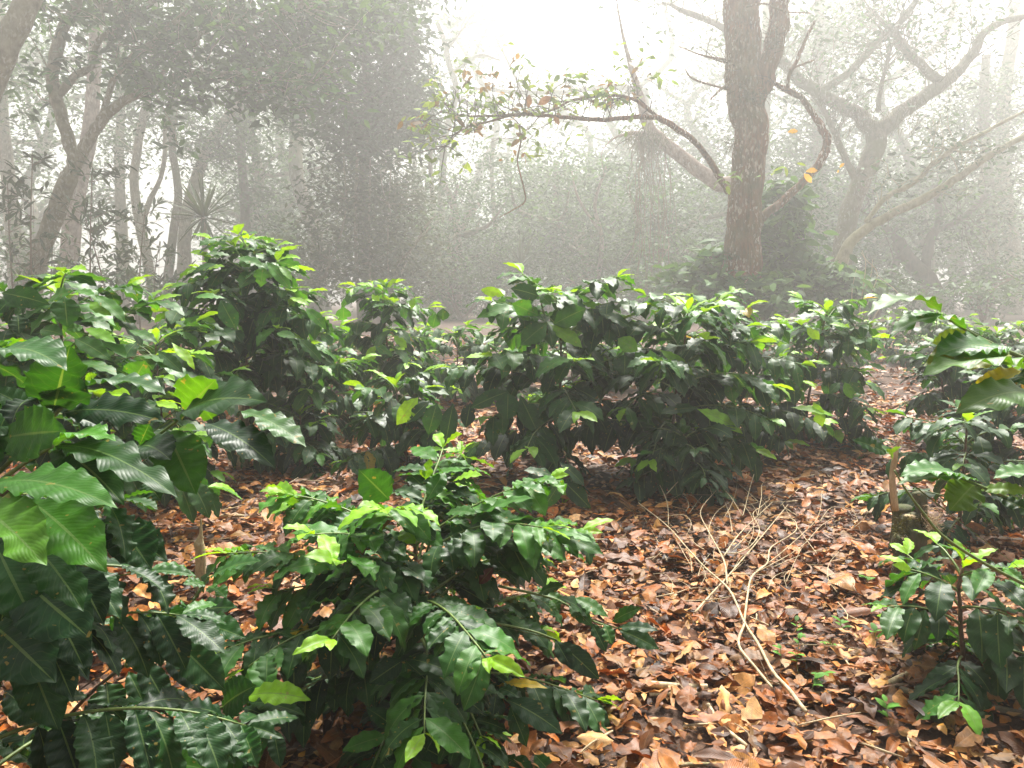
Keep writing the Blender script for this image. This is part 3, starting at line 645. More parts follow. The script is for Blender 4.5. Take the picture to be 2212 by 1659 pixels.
far_n = 0
def far_bush_protos():
    res = []
    for i, (h, r) in enumerate(((1.05, .58), (.95, .62), (1.15, .55))):
        res.append((h, r, 60 + i))
    return res
far_spots = [(250, 6.6), (30, 5.6), (610, 7.6), (985, 8.2), (1100, 8.6), (1330, 9.4), (1480, 9.2), (1640, 8.6), (1800, 10.4), (2030, 10.6), (2120, 8.4), (2200, 10.2), (2060, 12.5), (1930, 13.5), (400, 8.8), (160, 8.6), (740, 9.4), (-60, 7.5), (1240, 10.5), (2320, 8.0), (2160, 7.0), (1750, 10.4), (900, 10.6), (560, 10.4)]
protos = []
for i, (px, Y) in enumerate(far_spots):
    lab = 'coffee bush in the hazy back rows beyond the nearer coffee bushes'
    if i < 3:
        protos.append(bush(lab, px, Y, (.74, .70, .80)[i], (.55, .60, .52)[i], .20, 60 + i, nu=7, nv=2, group='coffee bushes of the back rows', young=.62, f0=.12, shape=.4, spacing=.09))
    else:
        p = hor(px, Y); dup(protos[i % 3], p, i * 1.7, .86 + .05 * (i % 5), lab)

# ------------------------------------------------------------------ dead wood on the ground
def fallen_branch():
    b = onz(*c9(735, 1362), .01); root = thing('fallen_branch', 'bleached dry fallen branch with many curling twigs lying on the leaf litter', 'branch', b)
    rng = np.random.default_rng(3)
    def w(pts, hs, r0, r1, T):
        P = [onz(*c9(x, y), h * .45 + .010) for (x, y), h in zip(pts, hs)]
        T.add(P, np.linspace(r0, r1, len(P)) * .68, 7, 5, .14, rng)
    T = Tubes(); w([(735, 1362), (640, 1240), (560, 1150), (480, 1000), (410, 890), (330, 720), (200, 600), (100, 490), (0, 380), (-150, 260)], [.012, .02, .035, .05, .07, .09, .11, .13, .15, .16], .0088, .0030, T); T.build('main_stem', M_TWIG_PALE, root)
    T = Tubes()
    w([(555, 1235), (470, 1130), (380, 1010), (410, 900)], [.015, .03, .05, .07], .006, .006, T)
    w([(410, 890), (425, 760), (450, 650), (530, 580), (548, 500), (640, 440), (685, 400), (670, 350), (600, 330)], [.07, .09, .11, .13, .16, .2, .22, .22, .2], .006, .0022, T)
    w([(320, 690), (300, 560), (215, 400), (180, 300), (262, 195)], [.09, .12, .17, .2, .23], .006, .002, T)
    w([(300, 545), (380, 430), (470, 340), (560, 255)], [.12, .15, .18, .2], .0048, .0018, T)
    w([(150, 840), (220, 760), (330, 640), (450, 500), (600, 320), (640, 270)], [.02, .03, .06, .09, .12, .13], .007, .002, T)
    w([(300, 530), (390, 520), (460, 470), (490, 400), (455, 320), (500, 280), (545, 240)], [.11, .13, .15, .18, .21, .23, .25], .004, .0015, T)
    w([(480, 330), (500, 230), (505, 160), (560, 145)], [.2, .24, .27, .27], .0028, .0012, T)
    w([(470, 620), (560, 560), (700, 440), (800, 330), (820, 200)], [.07, .08, .1, .12, .15], .0036, .0014, T)
    w([(450, 640), (700, 500), (860, 350), (1120, 275)], [.06, .05, .05, .04], .003, .0012, T)
    w([(560, 600), (800, 510), (1150, 490)], [.05, .04, .03], .0028, .0012, T)
    w([(150, 640), (500, 640), (620, 670), (900, 690)], [.07, .06, .03, .02], .003, .0012, T)
    w([(0, 215), (60, 150), (130, 95), (210, 150), (240, 220)], [.2, .28, .32, .28, .22], .004, .0018, T)
    w([(-60, 120), (0, 250), (10, 380)], [.25, .2, .15], .003, .002, T)
    w([(0, 330), (90, 325), (130, 370), (100, 440)], [.15, .17, .16, .13], .0026, .0012, T)
    w([(300, 185), (345, 240), (400, 330)], [.24, .2, .16], .003, .0014, T)
    w([(475, 60), (440, 180), (410, 300), (400, 330)], [.25, .2, .14, .12], .0036, .002, T)
    w([(100, 780), (250, 770), (390, 740), (470, 690)], [.03, .04, .05, .06], .0034, .0014, T)
    for i in range(44):
        x, y = rng.uniform(0, 900), rng.uniform(240, 780); a = rng.uniform(-2.8, -.1); l = rng.uniform(90, 330); h = rng.uniform(.02, .16); k = rng.normal(0, .5)
        pts = [(x, y)]; hs = [h]
        for q in range(3):
            pts.append((pts[-1][0] + math.cos(a) * l / 3, pts[-1][1] + math.sin(a) * l / 3)); hs.append(max(.01, hs[-1] + rng.normal(.01, .02))); a += k
        w(pts, hs, rng.uniform(.0016, .0032), .0011, T)
    T.build('twigs', M_TWIG_PALE, root)
fallen_branch()

def stick(label, pts, r0, r1, m, h=.015, conv=c9):
    P = [onz(*conv(x, y), 0) for x, y in pts]; P = [p + np.array((0, 0, float(gh(p[0], p[1])) + h + r0)) for p in P]
    T = Tubes(); T.add(P, np.linspace(r0, r1, len(P)), 9, 5, .07, np.random.default_rng(abs(int(pts[0][0])) + 7))
    T.build('bark', m, thing('fallen_stick', label, 'stick', P[0], 'fallen sticks on the leaf litter'))
stick('long dark fallen stick under the little bush in the bottom right corner', [(1230, 1270), (1400, 1330), (1600, 1370), (1884, 1440), (2050, 1470)], .013, .010, M_STICK)
stick('thick tan fallen stick right of the bleached branch foot', [(1020, 1310), (1120, 1250), (1270, 1185)], .011, .009, M_TWIG_PALE)
stick('thin grey fallen stick touching the foot of the bleached branch', [(590, 1245), (790, 1252), (1000, 1240), (1280, 1235)], .007, .005, M_TWIG_BROWN)
stick('short thick pale fallen stick between the front bush and the bleached branch', [(-110, 1200), (60, 1210), (215, 1212)], .010, .010, M_TWIG_PALE)
stick('thin pale fallen stick just below the short thick one', [(-90, 1245), (60, 1240), (210, 1235)], .006, .005, M_TWIG_PALE)
stick('slanting pale fallen stick below the short thick one', [(220, 1290), (290, 1390), (430, 1505)], .006, .006, M_TWIG_PALE)
stick('pale lichened fallen stick along the bottom edge', [(-10, 1625), (150, 1600), (330, 1612), (520, 1640), (620, 1670)], .006, .005, M_STAKE)
stick('reddish fallen stick across the path', [(880, 350), (980, 345), (1080, 340)], .010, .009, M_TWIG_BROWN)
stick('thin whitish fallen stick on the litter in front of the tall left bush', [(1110, 385), (1250, 378), (1420, 385)], .007, .005, M_TWIG_PALE, conv=c7)
stick('dark thin fallen stick beside the broken stake', [(1210, 265), (1290, 320), (1380, 380)], .006, .004, M_TWIG_BROWN, conv=c7)
stick('pale thin fallen stick under the low branch with berries', [(1290, 1130), (1390, 1190), (1300, 1150)], .004, .003, M_TWIG_PALE, conv=c7)

def stump():
    b = onz(*c9(1265, 680)); root = thing('tree_stump', 'mossy stump of several sawn stems beside the right bushes', 'stump', b)
    rng = np.random.default_rng(8)
    for (x, ytop, ybase, r) in ((1235, 290, 640, .034), (1330, 215, 660, .024), (1325, 410, 690, .036), (1240, 445, 680, .034), (1200, 200, 560, .017), (1290, 330, 670, .032)):
        p0 = onz(*c9(x + 10, ybase)); d = p0[1]; p1 = at(*c9(x, ytop), d)
        T = Tubes(); k = np.linspace(0, 1, 6)[:, None]
        T.add(p0 * (1 - k) + p1 * k + rng.normal(0, .005, (6, 3)), r * np.array([1.35, 1.1, 1, .95, .98, 1.0]), 14, 5, .16, rng, ch=.02)
        st = T.build('stub', M_STUMP, root)
        T = Tubes(); dd = nrm(p1 - p0); T.add([p1 - dd * .008, p1 + dd * .003], [r * .84, r * .78], 14, 1, .08, rng, ch=.05); c = T.build('cut_face', M_WOOD_CUT, root); c.parent = st; 
    T = Tubes(); p0 = at(*c9(1205, 300), 3.0); T.add([p0, at(*c9(1190, 130), 3.0), at(*c9(1205, 20), 3.0), at(*c9(1225, -70), 3.0)], [.014, .013, .011, .004], 8, 4, .12, rng); T.build('dead_shoot', M_WOOD_CUT, root)
    T = Tubes()
    for i in range(60):
        x, y = rng.uniform(1340, 1440), rng.uniform(290, 420); p = at(*c9(1340, rng.uniform(280, 420)), 3.05); q = at(*c9(x + 30, y), 3.0 + rng.normal(0, .06))
        T.add([p, (p + q) / 2 + rng.normal(0, .01, 3), q], [.0012, .001, .0006], 4, 2)
    T.build('rootlets', M_WOOD_CUT, root)
    Lv = Leaves(); n = 1500                                                # moss cushions: tiny blades on the stubs
    P = np.array([at(*c9(rng.uniform(1195, 1365), rng.uniform(330, 690)), 2.98 + rng.uniform(0, .05)) for _ in range(n)])
    Lv.add(P, rng.normal(0, 1, (n, 3)) + np.array((0, -.5, 0)), rng.normal(0, 1, (n, 3)), rng.uniform(.008, .022, n), .004, .5, .1, 0, np.array((.06, .065, .015)) * rng.uniform(.5, 1.6, (n, 1)))
    Lv.build('moss', M_TREELEAF, root, 2, 2)['kind'] = 'stuff'
stump()
def stake(label, conv, pts, z, rads, m, name='broken_stake', cat='stake'):
    P = [at(*conv(x, y), z) for x, y in pts]; P[0][2] = float(gh(P[0][0], P[0][1])) - .01
    T = Tubes(); T.add(P, rads, 12, 5, .10, np.random.default_rng(int(z * 100)))
    T.build('wood', m, thing(name, label, cat, P[0]))
stake('short broken stake with a sharp splintered tip standing in the leaf litter', c7, [(1050, 790), (1056, 640), (1056, 520), (1050, 475), (1058, 430), (1060, 345)], 2.85, [.020, .021, .020, .018, .008, .002], M_STAKE)
stake('cut yellow stump standing behind the tall cone-shaped bush', c4, [(1505, 1440), (1520, 1100), (1522, 900), (1520, 770)], 5.25, [.045, .038, .036, .030], M_STAKE, 'tree_stump', 'stump')

def seedling(i, x, y):
    rng = np.random.default_rng(500 + i); b = onz(*c9(x, y)); b[2] = float(gh(b[0], b[1]))
    root = thing('seedling', 'tiny green seedling sprouting through the brown leaf litter', 'seedling', b, 'seedlings in the leaf litter')
    T, Lv = Tubes(), Leaves(); h = rng.uniform(.05, .10); top = b + np.array((rng.normal(0, .01), rng.normal(0, .01), h)); T.add([b, (b + top) / 2, top], [.0014, .0012, .001], 5, 2)
    for k in range(rng.integers(4, 7)):
        a = rng.uniform(0, 6.28); p = b + (top - b) * rng.uniform(.5, 1); l = rng.uniform(.022, .045)
        Lv.add(p, (math.cos(a), math.sin(a), .35), UP, l, l * .5, .7, .2, .03, np.array((.07, .20, .02)) * rng.uniform(.7, 1.6))
    T.build('stem', M_TWIG_GREEN, root); Lv.build('foliage', M_TREELEAF, root, 6, 2, i, prof=WP_OVATE)
for i, (x, y) in enumerate(((610, 1090), (690, 1060), (860, 1010), (935, 920), (840, 1210), (700, 1140), (1060, 700), (760, 1240), (1180, 1440), (1080, 990), (690, 930), (1330, 740))): seedling(i, x, y)

# ------------------------------------------------------------------ trees
TL = np.array([(.022, .066, .016), (.032, .092, .018), (.050, .13, .022), (.016, .046, .013)])
def sprays(rng, Lv, C, per, spread, leafL, cols, jit=.3, droop=.35, ratio=.42):
    C = np.asarray(C, float); n = len(C) * per
    O = np.repeat(C, per, 0) + rng.normal(0, 1, (n, 3)) * np.asarray(spread) * np.array((1, 1, .6))
    a = rng.uniform(0, 6.28, n)
    D = np.stack([np.cos(a), np.sin(a), -droop + rng.normal(0, .45, n)], 1)
    Nn = np.stack([rng.normal(0, .8, n), rng.normal(-.25, .8, n), np.ones(n)], 1)
    L = leafL * rng.uniform(.6, 1.3, n)
    cc = np.repeat(cols[rng.integers(0, len(cols), len(C))] * rng.uniform(.7, 1.3, (len(C), 1)), per, 0) * rng.uniform(.7, 1.35, (n, 1))
    Lv.add(O, D, Nn, L, L * ratio, rng.uniform(.2, .9, n), rng.uniform(0, .5, n), .03, cc)
def blob(rng, px, py, z, rx, ry, n, rz=None):
    z = z * FAR; n = int(n * 1.9)
    """n spray centres in an ellipsoid given in pixels of the frame, at distance z"""
    c = at(px, py, z); k = z / FPX; r = np.array((rx * k, (rz if rz else (rx + ry) / 2 * k), ry * k))
    v = nrm(rng.normal(0, 1, (n, 3))) * (rng.random((n, 1)) ** .45)
    P = c + v * r
    P[:, 2] = np.maximum(P[:, 2], .1)
    return P
def limb_pts(pts, z):
    return np.array([at(p[0], p[1], (p[2] if len(p) > 2 else z) * FAR) for p in pts])
def twigs_from(rng, T, P, n, l0, l1, r, Lv=None, leafL=.1, cols=TL, per=7, up=.4, start=.35):
    ends = []
    for i in range(n):
        s = rng.uniform(start, 1) * (len(P) - 1); k = min(len(P) - 2, int(s)); o = P[k] + (P[k + 1] - P[k]) * (s - k)
        d = nrm(nrm(P[k + 1] - P[k]) * .7 + rng.normal(0, .7, 3) + UP * up); L = rng.uniform(l0, l1); Q = [o]
        for q in range(4):
            d = nrm(d + rng.normal(0, .28, 3)); Q.append(Q[-1] + d * L / 4)
        T.add(Q, np.linspace(r, r * .25, 5), 5, 2)
        for q in range(2):
            k2 = rng.integers(2, 5); d2 = nrm(d + rng.normal(0, .7, 3)); T.add([Q[k2], Q[k2] + d2 * L * .2 + rng.normal(0, .02, 3), Q[k2] + d2 * L * .42], [r * .45, r * .3, r * .15], 4, 2)
            ends.append(Q[k2] + d2 * L * .35)
        ends += [Q[2], Q[3], Q[4]]
    if Lv is not None and n: sprays(rng, Lv, ends, per, .09 + l1 * .08, leafL, cols)
    return ends

def tree(label, name, px_base, z, limbs, bark, seed, blobs=(), leafL=.10, cols=TL, per=9, twigs=0, twl=(.5, 1.3), spread=.13, bare=False, cat='tree', group=None, crown_twig=True, ratio=.42, sides=14, up=.4, nu=3, slim=1.0):
    """limbs: first is the trunk, each a list of (px, py, radius_m[, distance])"""
    rng = np.random.default_rng(seed); b = hor(px_base, z * FAR); leafL *= FAR * 1.12; spread *= FAR; twl = (twl[0] * FAR, twl[1] * FAR)
    root = thing(name, label, cat, b, group)
    Lv, Tw = Leaves(), Tubes(); paths = []
    for i, lim in enumerate(limbs):
        P = [at(p[0], p[1], (p[3] if len(p) > 3 else z) * FAR) for p in lim]; rr = [p[2] * FAR * slim for p in lim]
        if i == 0: P = [b - UP * .08] + P; rr = [rr[0] * 1.25] + rr
        T = Tubes(); path = T.add(P, rr, sides if rr[0] > .06 else 8, 7, .13 if i else .075, rng, crook=.16 if i else .05)
        T.build('trunk' if i == 0 else 'limb', bark, root); paths.append(path)
    if twigs:
        for P in paths[(1 if len(paths) > 1 else 0):]:
            twigs_from(rng, Tw, P, twigs, twl[0], twl[1], .010 * FAR, None if bare else Lv, leafL, cols, per, up)
    for bl in blobs:
        C = blob(rng, *bl[:6]); sprays(rng, Lv, C, per, spread, leafL, cols, ratio=ratio)
        if crown_twig:
            c0 = at(bl[0], bl[1], bl[2] * FAR); A = np.concatenate(paths); s0 = A[np.argmin(np.sum((A - c0) ** 2, 1))]
            for q in range(max(2, len(C) // 14)):
                e = C[rng.integers(len(C))]; m1 = s0 * .6 + e * .4 + rng.normal(0, .12, 3); Tw.add([s0, m1, e], [.028, .018, .006], 5, 4)
    if Tw.V: Tw.build('twigs', bark, root)
    if Lv.c: Lv.build('crown', M_TREELEAF, root, nu, 2, seed, prof=WP_OVATE, ragged=0)
    return root

GL = np.array([(.042, .115, .024), (.062, .150, .028), (.03, .08, .02)])
YG = np.array([(.16, .26, .03), (.10, .18, .03), (.07, .14, .03), (.12, .20, .03), (.13, .09, .04)])
# the forked tree on the left
tree('leaning forked tree on the left with pale lichened bark and a wide leafy crown', 'forked_tree', 62, 9.0,
     [[(75, 600, .125), (105, 500, .12), (135, 420, .115), (150, 380, .115)],
      [(150, 385, .095), (158, 330, .085), (128, 240, .08), (115, 160, .08), (130, 80, .075), (165, 0, .07), (190, -120, .06)],
      [(128, 205, .05), (165, 160, .045), (196, 145, .042), (215, 90, .04), (270, 45, .035), (350, -10, .03)],
      [(150, 390, .085), (195, 300, .075), (245, 232, .065), (330, 188, .06), (420, 158, .05), (500, 160, .04), (570, 150, .03), (650, 165, .02)],
      [(222, 255, .045), (240, 190, .04), (275, 130, .04), (330, 90, .035), (430, 0, .03)],
      [(330, 188, .03), (380, 120, .028), (440, 70, .025), (540, 40, .02), (640, 10, .015)],
      [(480, 165, .028), (540, 195, .022), (610, 195, .018), (680, 185, .012)],
      [(224, 55, .02), (222, 20, .02), (215, -20, .015)]],
     M_BARK_PALE, 101, slim=.86, twigs=9, twl=(.3, .9), leafL=.125, per=6, cols=TL * 1.3,
     blobs=[(330, 130, 9.0, 110, 70, 24), (440, 90, 9.2, 130, 80, 40), (560, 120, 9.4, 110, 80, 44), (420, 180, 8.8, 150, 40, 34), (650, 60, 9.6, 120, 80, 60), (500, 20, 9.2, 220, 60, 56), (300, 40, 9.5, 120, 60, 22), (760, 30, 10, 140, 60, 60), (150, 20, 10, 120, 50, 26), (560, 220, 9.2, 60, 30, 14), (330, -80, 10, 320, 70, 90), (700, -90, 10, 300, 70, 90)])
tree('thick leaning limb of a tree cut off by the top left corner', 'leaning_tree', -190, 8.0,
     [[(-150, 500, .16), (-60, 280, .14), (0, 130, .125), (40, 50, .12), (75, -30, .11), (120, -160, .10)]], M_BARK_PALE, 102, blobs=[(90, -130, 8.2, 200, 70, 40)])
# dense vine-hung tree
DK = np.array([(.015, .052, .017), (.022, .068, .020), (.012, .038, .014)])
OLV = np.array([(.040, .070, .024), (.055, .08, .03), (.03, .055, .022)])
tree('dense dark tree hung with vines left of the bright gap in the canopy', 'evergreen_tree', 790, 13.0,
     [[(790, 560, .08), (785, 400, .08), (795, 250, .08), (790, 100, .07), (800, -60, .06)], [(790, 300, .07), (720, 180, .05), (680, 60, .04)], [(790, 260, .07), (860, 160, .05), (900, 90, .04)]], M_BARK_DARK, 103, leafL=.135, per=10, cols=DK, spread=.17, nu=2,
     blobs=[(760, 90, 13, 170, 110, 170), (860, 210, 13, 80, 90, 110), (700, 230, 13.2, 110, 80, 90), (800, 300, 12.6, 120, 60, 90), (760, -60, 13, 230, 90, 120), (860, 60, 12.8, 55, 90, 60), (900, 260, 13, 40, 40, 24)])
tree('curtain of creepers and thin stems below the dense dark tree', 'creeper_thicket', 775, 12.4,
     [[(770, 560, .03), (768, 450, .03), (772, 330, .02)], [(700, 600, .02), (745, 470, .015), (742, 330, .012)], [(800, 640, .018), (798, 470, .018), (800, 340, .014)], [(840, 620, .014), (838, 500, .014), (845, 360, .01)], [(870, 560, .02), (930, 490, .015)]],
     M_BARK_MOSS, 104, leafL=.105, per=9, cols=OLV, spread=.16, cat='thicket', nu=2, sides=8,
     blobs=[(740, 430, 12.6, 90, 110, 100), (830, 440, 12.8, 90, 110, 100), (690, 560, 13.0, 90, 100, 110), (800, 560, 12.6, 90, 90, 110), (900, 560, 13.4, 70, 90, 60), (640, 600, 13.6, 60, 90, 50), (890, 420, 13.4, 50, 80, 40)])
# big trunk on the right
big = tree('big straight tree trunk with ridged red-brown bark and white lichen flecks', 'shade_tree', 1597, 8.5,
     [[(1596, 660, .250), (1600, 600, .210), (1604, 540, .195), (1608, 460, .178), (1618, 360, .170), (1622, 290, .176), (1612, 220, .190), (1606, 160, .188), (1604, 80, .18), (1598, 0, .18), (1590, -140, .16)],
      [(1622, 225, .13), (1655, 150, .115), (1678, 70, .105), (1688, 0, .10), (1695, -120, .09)],
      [(1630, 500, .045), (1650, 470, .045), (1690, 435, .042), (1740, 385, .04), (1768, 355, .045), (1787, 315, .043), (1782, 285, .045)],
      [(1785, 290, .04), (1755, 245, .034), (1730, 212, .03), (1700, 195, .03), (1672, 180, .022), (1640, 160, .014), (1580, 140, .010), (1510, 118, .006)],
      [(1700, 195, .024), (1706, 160, .02), (1728, 115, .02), (1745, 75, .018), (1760, 45, .014)],
      [(1705, 150, .014), (1730, 140, .012), (1752, 132, .012), (1758, 130, .008)],
      [(1574, 415, .034, 8.4), (1555, 385, .032, 8.2), (1525, 335, .03, 8.0), (1480, 290, .028, 7.8), (1425, 258, .026, 7.6), (1380, 252, .022, 7.5), (1320, 258, .020, 7.4), (1250, 256, .018, 7.3), (1190, 250, .015, 7.2), (1120, 247, .013, 7.1), (1060, 262, .010, 7.1), (1000, 280, .006, 7.0), (960, 320, .003, 7.0)],
      [(1425, 255, .018, 7.6), (1370, 215, .017, 7.5), (1310, 206, .014, 7.4), (1240, 215, .012, 7.3), (1200, 235, .010, 7.3), (1150, 250, .010, 7.2)],
      [(1178, 252, .012, 7.2), (1125, 247, .012, 7.2), (1060, 250, .010, 7.2), (1000, 250, .008, 7.2), (950, 240, .004, 7.2)],
      [(1122, 270, .009, 7.2), (1125, 305, .008, 7.2), (1118, 350, .007, 7.2), (1130, 400, .007, 7.2), (1134, 435, .007, 7.2), (1105, 455, .005, 7.2), (1078, 470, .003, 7.2)],
      [(1585, 175, .018, 8.2), (1560, 190, .015, 8.1), (1535, 215, .008, 8.0)], [(1575, 195, .012, 8.2), (1500, 172, .010, 8.0), (1480, 150, .006, 7.9)], [(1580, 130, .012, 8.2), (1520, 120, .009, 8.0), (1465, 100, .004, 7.9)],
      [(1600, 60, .014, 8.2), (1585, 100, .010, 8.1), (1578, 170, .008, 8.1)], [(1612, 15, .012, 8.2), (1650, 8, .010, 8.1), (1700, 25, .008, 8.1), (1750, 28, .006, 8.0)]],
     M_BARK_BIG, 105, sides=28)
def big_extra():
    rng = np.random.default_rng(77); Tw, Lv = Tubes(), Leaves()
    lim = limb_pts([(1425, 258, 7.6), (1380, 252, 7.5), (1250, 256, 7.3), (1120, 247, 7.1), (1000, 280, 7.0), (955, 325, 7.0)], 7)
    up2 = limb_pts([(1425, 255, 7.6), (1370, 215, 7.5), (1240, 215, 7.3), (1150, 250, 7.2)], 7); side = limb_pts([(1178, 252, 7.2), (1060, 250, 7.2), (950, 240, 7.2)], 7)
    rc = limb_pts([(1785, 290, 8.5), (1730, 212, 8.5), (1672, 180, 8.4), (1580, 140, 8.3), (1510, 118, 8.2)], 8.4)
    for P, n in ((lim, 40), (up2, 28), (side, 24)):
        P2, _ = spline(P, np.ones(len(P)), 6)
        ends = twigs_from(rng, Tw, P2, n, .22 * FAR, .55 * FAR, 0.0052 * FAR, None, up=.55, start=.15)
        sel = [e for e in ends if rng.random() < .34]
        sprays(rng, Lv, sel, 4, .05 * FAR, .088 * FAR, YG * 1.35, droop=.5, ratio=.45)
    P2, _ = spline(rc, np.ones(len(rc)), 6); twigs_from(rng, Tw, P2, 9, .25 * FAR, .6 * FAR, .005 * FAR, None, up=.1)
    for q in limb_pts([(925, 240), (915, 265), (1035, 195), (1045, 215), (1090, 215), (1100, 270), (1165, 200), (1190, 165), (1240, 160), (1420, 160), (1390, 110), (1440, 175), (1380, 130), (1510, 245), (1165, 310), (1135, 330), (1560, 390), (1600, 380), (1690, 370)], 7.1): sprays(rng, Lv, [q], 6, .055 * FAR, .10 * FAR, YG[:2] * 1.2, droop=.5)
    Tw.build('twigs', M_BARK_DARK, big)
    Lv.build('foliage', M_TREELEAF, big, 5, 2, 3, prof=WP_OVATE)
    Lv = Leaves(); gold = (.78, .46, .02)
    for (x0, y0, x1, y1) in ((860, 890, 922, 884), (850, 900, 890, 948), (765, 685, 820, 680), (1060, 845, 1035, 870), (1030, 880, 1025, 898)): hl(Lv, c3, x0, y0, x1, y1, 8.3 * FAR, f=.7, wl=.5, col=gold, rng=rng)
    for (x0, y0, x1, y1) in ((1080, 560, 1085, 490), (1130, 545, 1200, 500), (1215, 600, 1240, 650), (800, 690, 845, 650), (1060, 790, 1045, 820)): hl(Lv, c2, x0, y0, x1, y1, 7.1 * FAR, f=.8, wl=.5, col=(.28, .15, .08), rng=rng)
    Lv.build('golden_leaves', M_TREELEAF, big, 8, 4)
    Lv = Leaves(); n = 260
    P = np.concatenate([at(1625, 205, 8.3 * FAR) + rng.normal(0, 1, (150, 3)) * (.27, .08, .08), at(1670, 75, 8.35 * FAR) + rng.normal(0, 1, (60, 3)) * (.08, .08, .17), at(1577, 310, 8.3 * FAR) + rng.normal(0, 1, (50, 3)) * (.05, .07, .08)])
    Lv.add(P, rng.normal(0, 1, (n, 3)) + (0, -.3, -.3), rng.normal(0, 1, (n, 3)), rng.uniform(.12, .36, n), .016, 1.0, .1, 0, np.array((.07, .075, .035)) * rng.uniform(.5, 1.5, (n, 1)))
    Lv.build('air_plants', M_TREELEAF, big, 4, 2, prof=WP_STRAP)['kind'] = 'stuff'
big_extra()
# gnarled mossy trees behind the big trunk
def gnarled(label, base, z, limbs, bark, seed, mossy=(), blobs=(), **kw):
    root = tree(label, 'gnarled_tree', base, z, limbs, bark, seed, blobs=blobs, **kw)
    if mossy:
        rng = np.random.default_rng(seed + 1); Lv = Leaves()
        for (px, py, sx, sy, n) in mossy:
            k = z * FAR / FPX; P = at(px, py, z * FAR - .2) + rng.normal(0, 1, (n, 3)) * (sx * k, .2, sy * k)
            Lv.add(P, rng.normal(0, .5, (n, 3)) + (0, 0, -.9), rng.normal(0, 1, (n, 3)), rng.uniform(.15, .65, n), .02, .6, .1, 0, np.array((.085, .085, .035)) * rng.uniform(.5, 1.5, (n, 1)))
        Lv.build('hanging_moss', M_TREELEAF, root, 3, 2, prof=WP_STRAP)['kind'] = 'stuff'
    return root
gnarled('gnarled mossy tree with a wide fork right of the big trunk', 1810, 12.5,
        [[(1815, 600, .22), (1830, 480, .20), (1858, 400, .20), (1888, 320, .21), (1892, 280, .20)], [(1890, 285, .17), (1850, 245, .15), (1800, 220, .13), (1750, 190, .12), (1715, 160, .11), (1660, 110, .10), (1560, 60, .07), (1470, 20, .05), (1430, 5, .015)],
         [(1895, 290, .17), (1940, 250, .15), (1990, 210, .14), (2050, 170, .12), (2100, 120, .10), (2140, 60, .08), (2230, 30, .06)], [(2030, 175, .11), (1990, 140, .10), (1950, 100, .10), (1920, 60, .08)], [(1770, 200, .08), (1840, 150, .075), (1900, 90, .075), (1960, 30, .06), (2000, -40, .05)],
         [(1860, 410, .08), (1820, 330, .07), (1800, 280, .06), (1760, 200, .06)], [(1895, 240, .05), (1905, 180, .04), (1925, 100, .035)]], M_BARK_MOSS, 106, slim=.74, twigs=26, twl=(.5, 1.9), leafL=.085, per=3, up=.5,
        mossy=[(1880, 255, 45, 10, 160), (1950, 250, 40, 12, 160), (2040, 170, 20, 14, 90), (1840, 230, 30, 8, 80)], blobs=[(1800, 60, 13, 120, 60, 40), (1960, 110, 13.5, 100, 70, 44), (1700, 40, 13, 90, 50, 26)])
gnarled('long slanting yellow-lichened branches of a low tree at the right', 1790, 11.0,
        [[(1800, 640, .10), (1820, 560, .09), (1840, 520, .075), (1880, 488, .065)], [(1880, 488, .065), (1950, 450, .06), (2020, 415, .055), (2080, 375, .05), (2140, 335, .045), (2230, 285, .04)], [(1950, 410, .035), (1985, 385, .035), (2020, 350, .035), (2080, 310, .03), (2212, 240, .022)],
         [(1870, 480, .035), (1910, 430, .035), (1955, 405, .035)], [(2030, 315, .018), (2060, 325, .018), (2110, 330, .014)]], M_BARK_YELLOW, 107, twigs=7, twl=(.3, .8), leafL=.09, per=3)
gnarled('dark low crooked tree in the haze at the far right', 2010, 14.5,
        [[(2015, 640, .17), (2000, 600, .16), (1960, 560, .14), (1940, 520, .12)], [(1995, 600, .10), (2010, 520, .09), (2030, 470, .07), (2020, 400, .05)], [(1945, 540, .08), (1930, 590, .06), (1915, 650, .05)], [(1945, 525, .08), (1900, 480, .06), (1860, 450, .05)], [(2012, 500, .07), (2080, 470, .06), (2130, 420, .05)]], M_BARK_DARK, 108, twigs=10, twl=(.5, 1.4), leafL=.10, per=6,
        blobs=[(2080, 500, 14.5, 80, 50, 40), (1960, 470, 14.6, 90, 40, 40), (2120, 590, 15, 90, 50, 40), (1960, 620, 15, 80, 40, 30)])
gnarled('leaning reddish trunk with an epiphyte clump left of the big trunk', 1640, 11.5,
        [[(1600, 430, .12), (1545, 395, .11), (1480, 345, .10), (1425, 300, .09), (1400, 270, .085), (1380, 200, .055), (1365, 150, .04), (1350, 95, .025), (1335, 20, .012), (1325, -60, .006)], [(1400, 290, .05), (1360, 289, .03), (1325, 300, .012), (1300, 330, .005), (1305, 380, .003)]], M_BARK_PINK, 109, mossy=[(1390, 292, 24, 9, 420), (1405, 315, 16, 12, 200)])
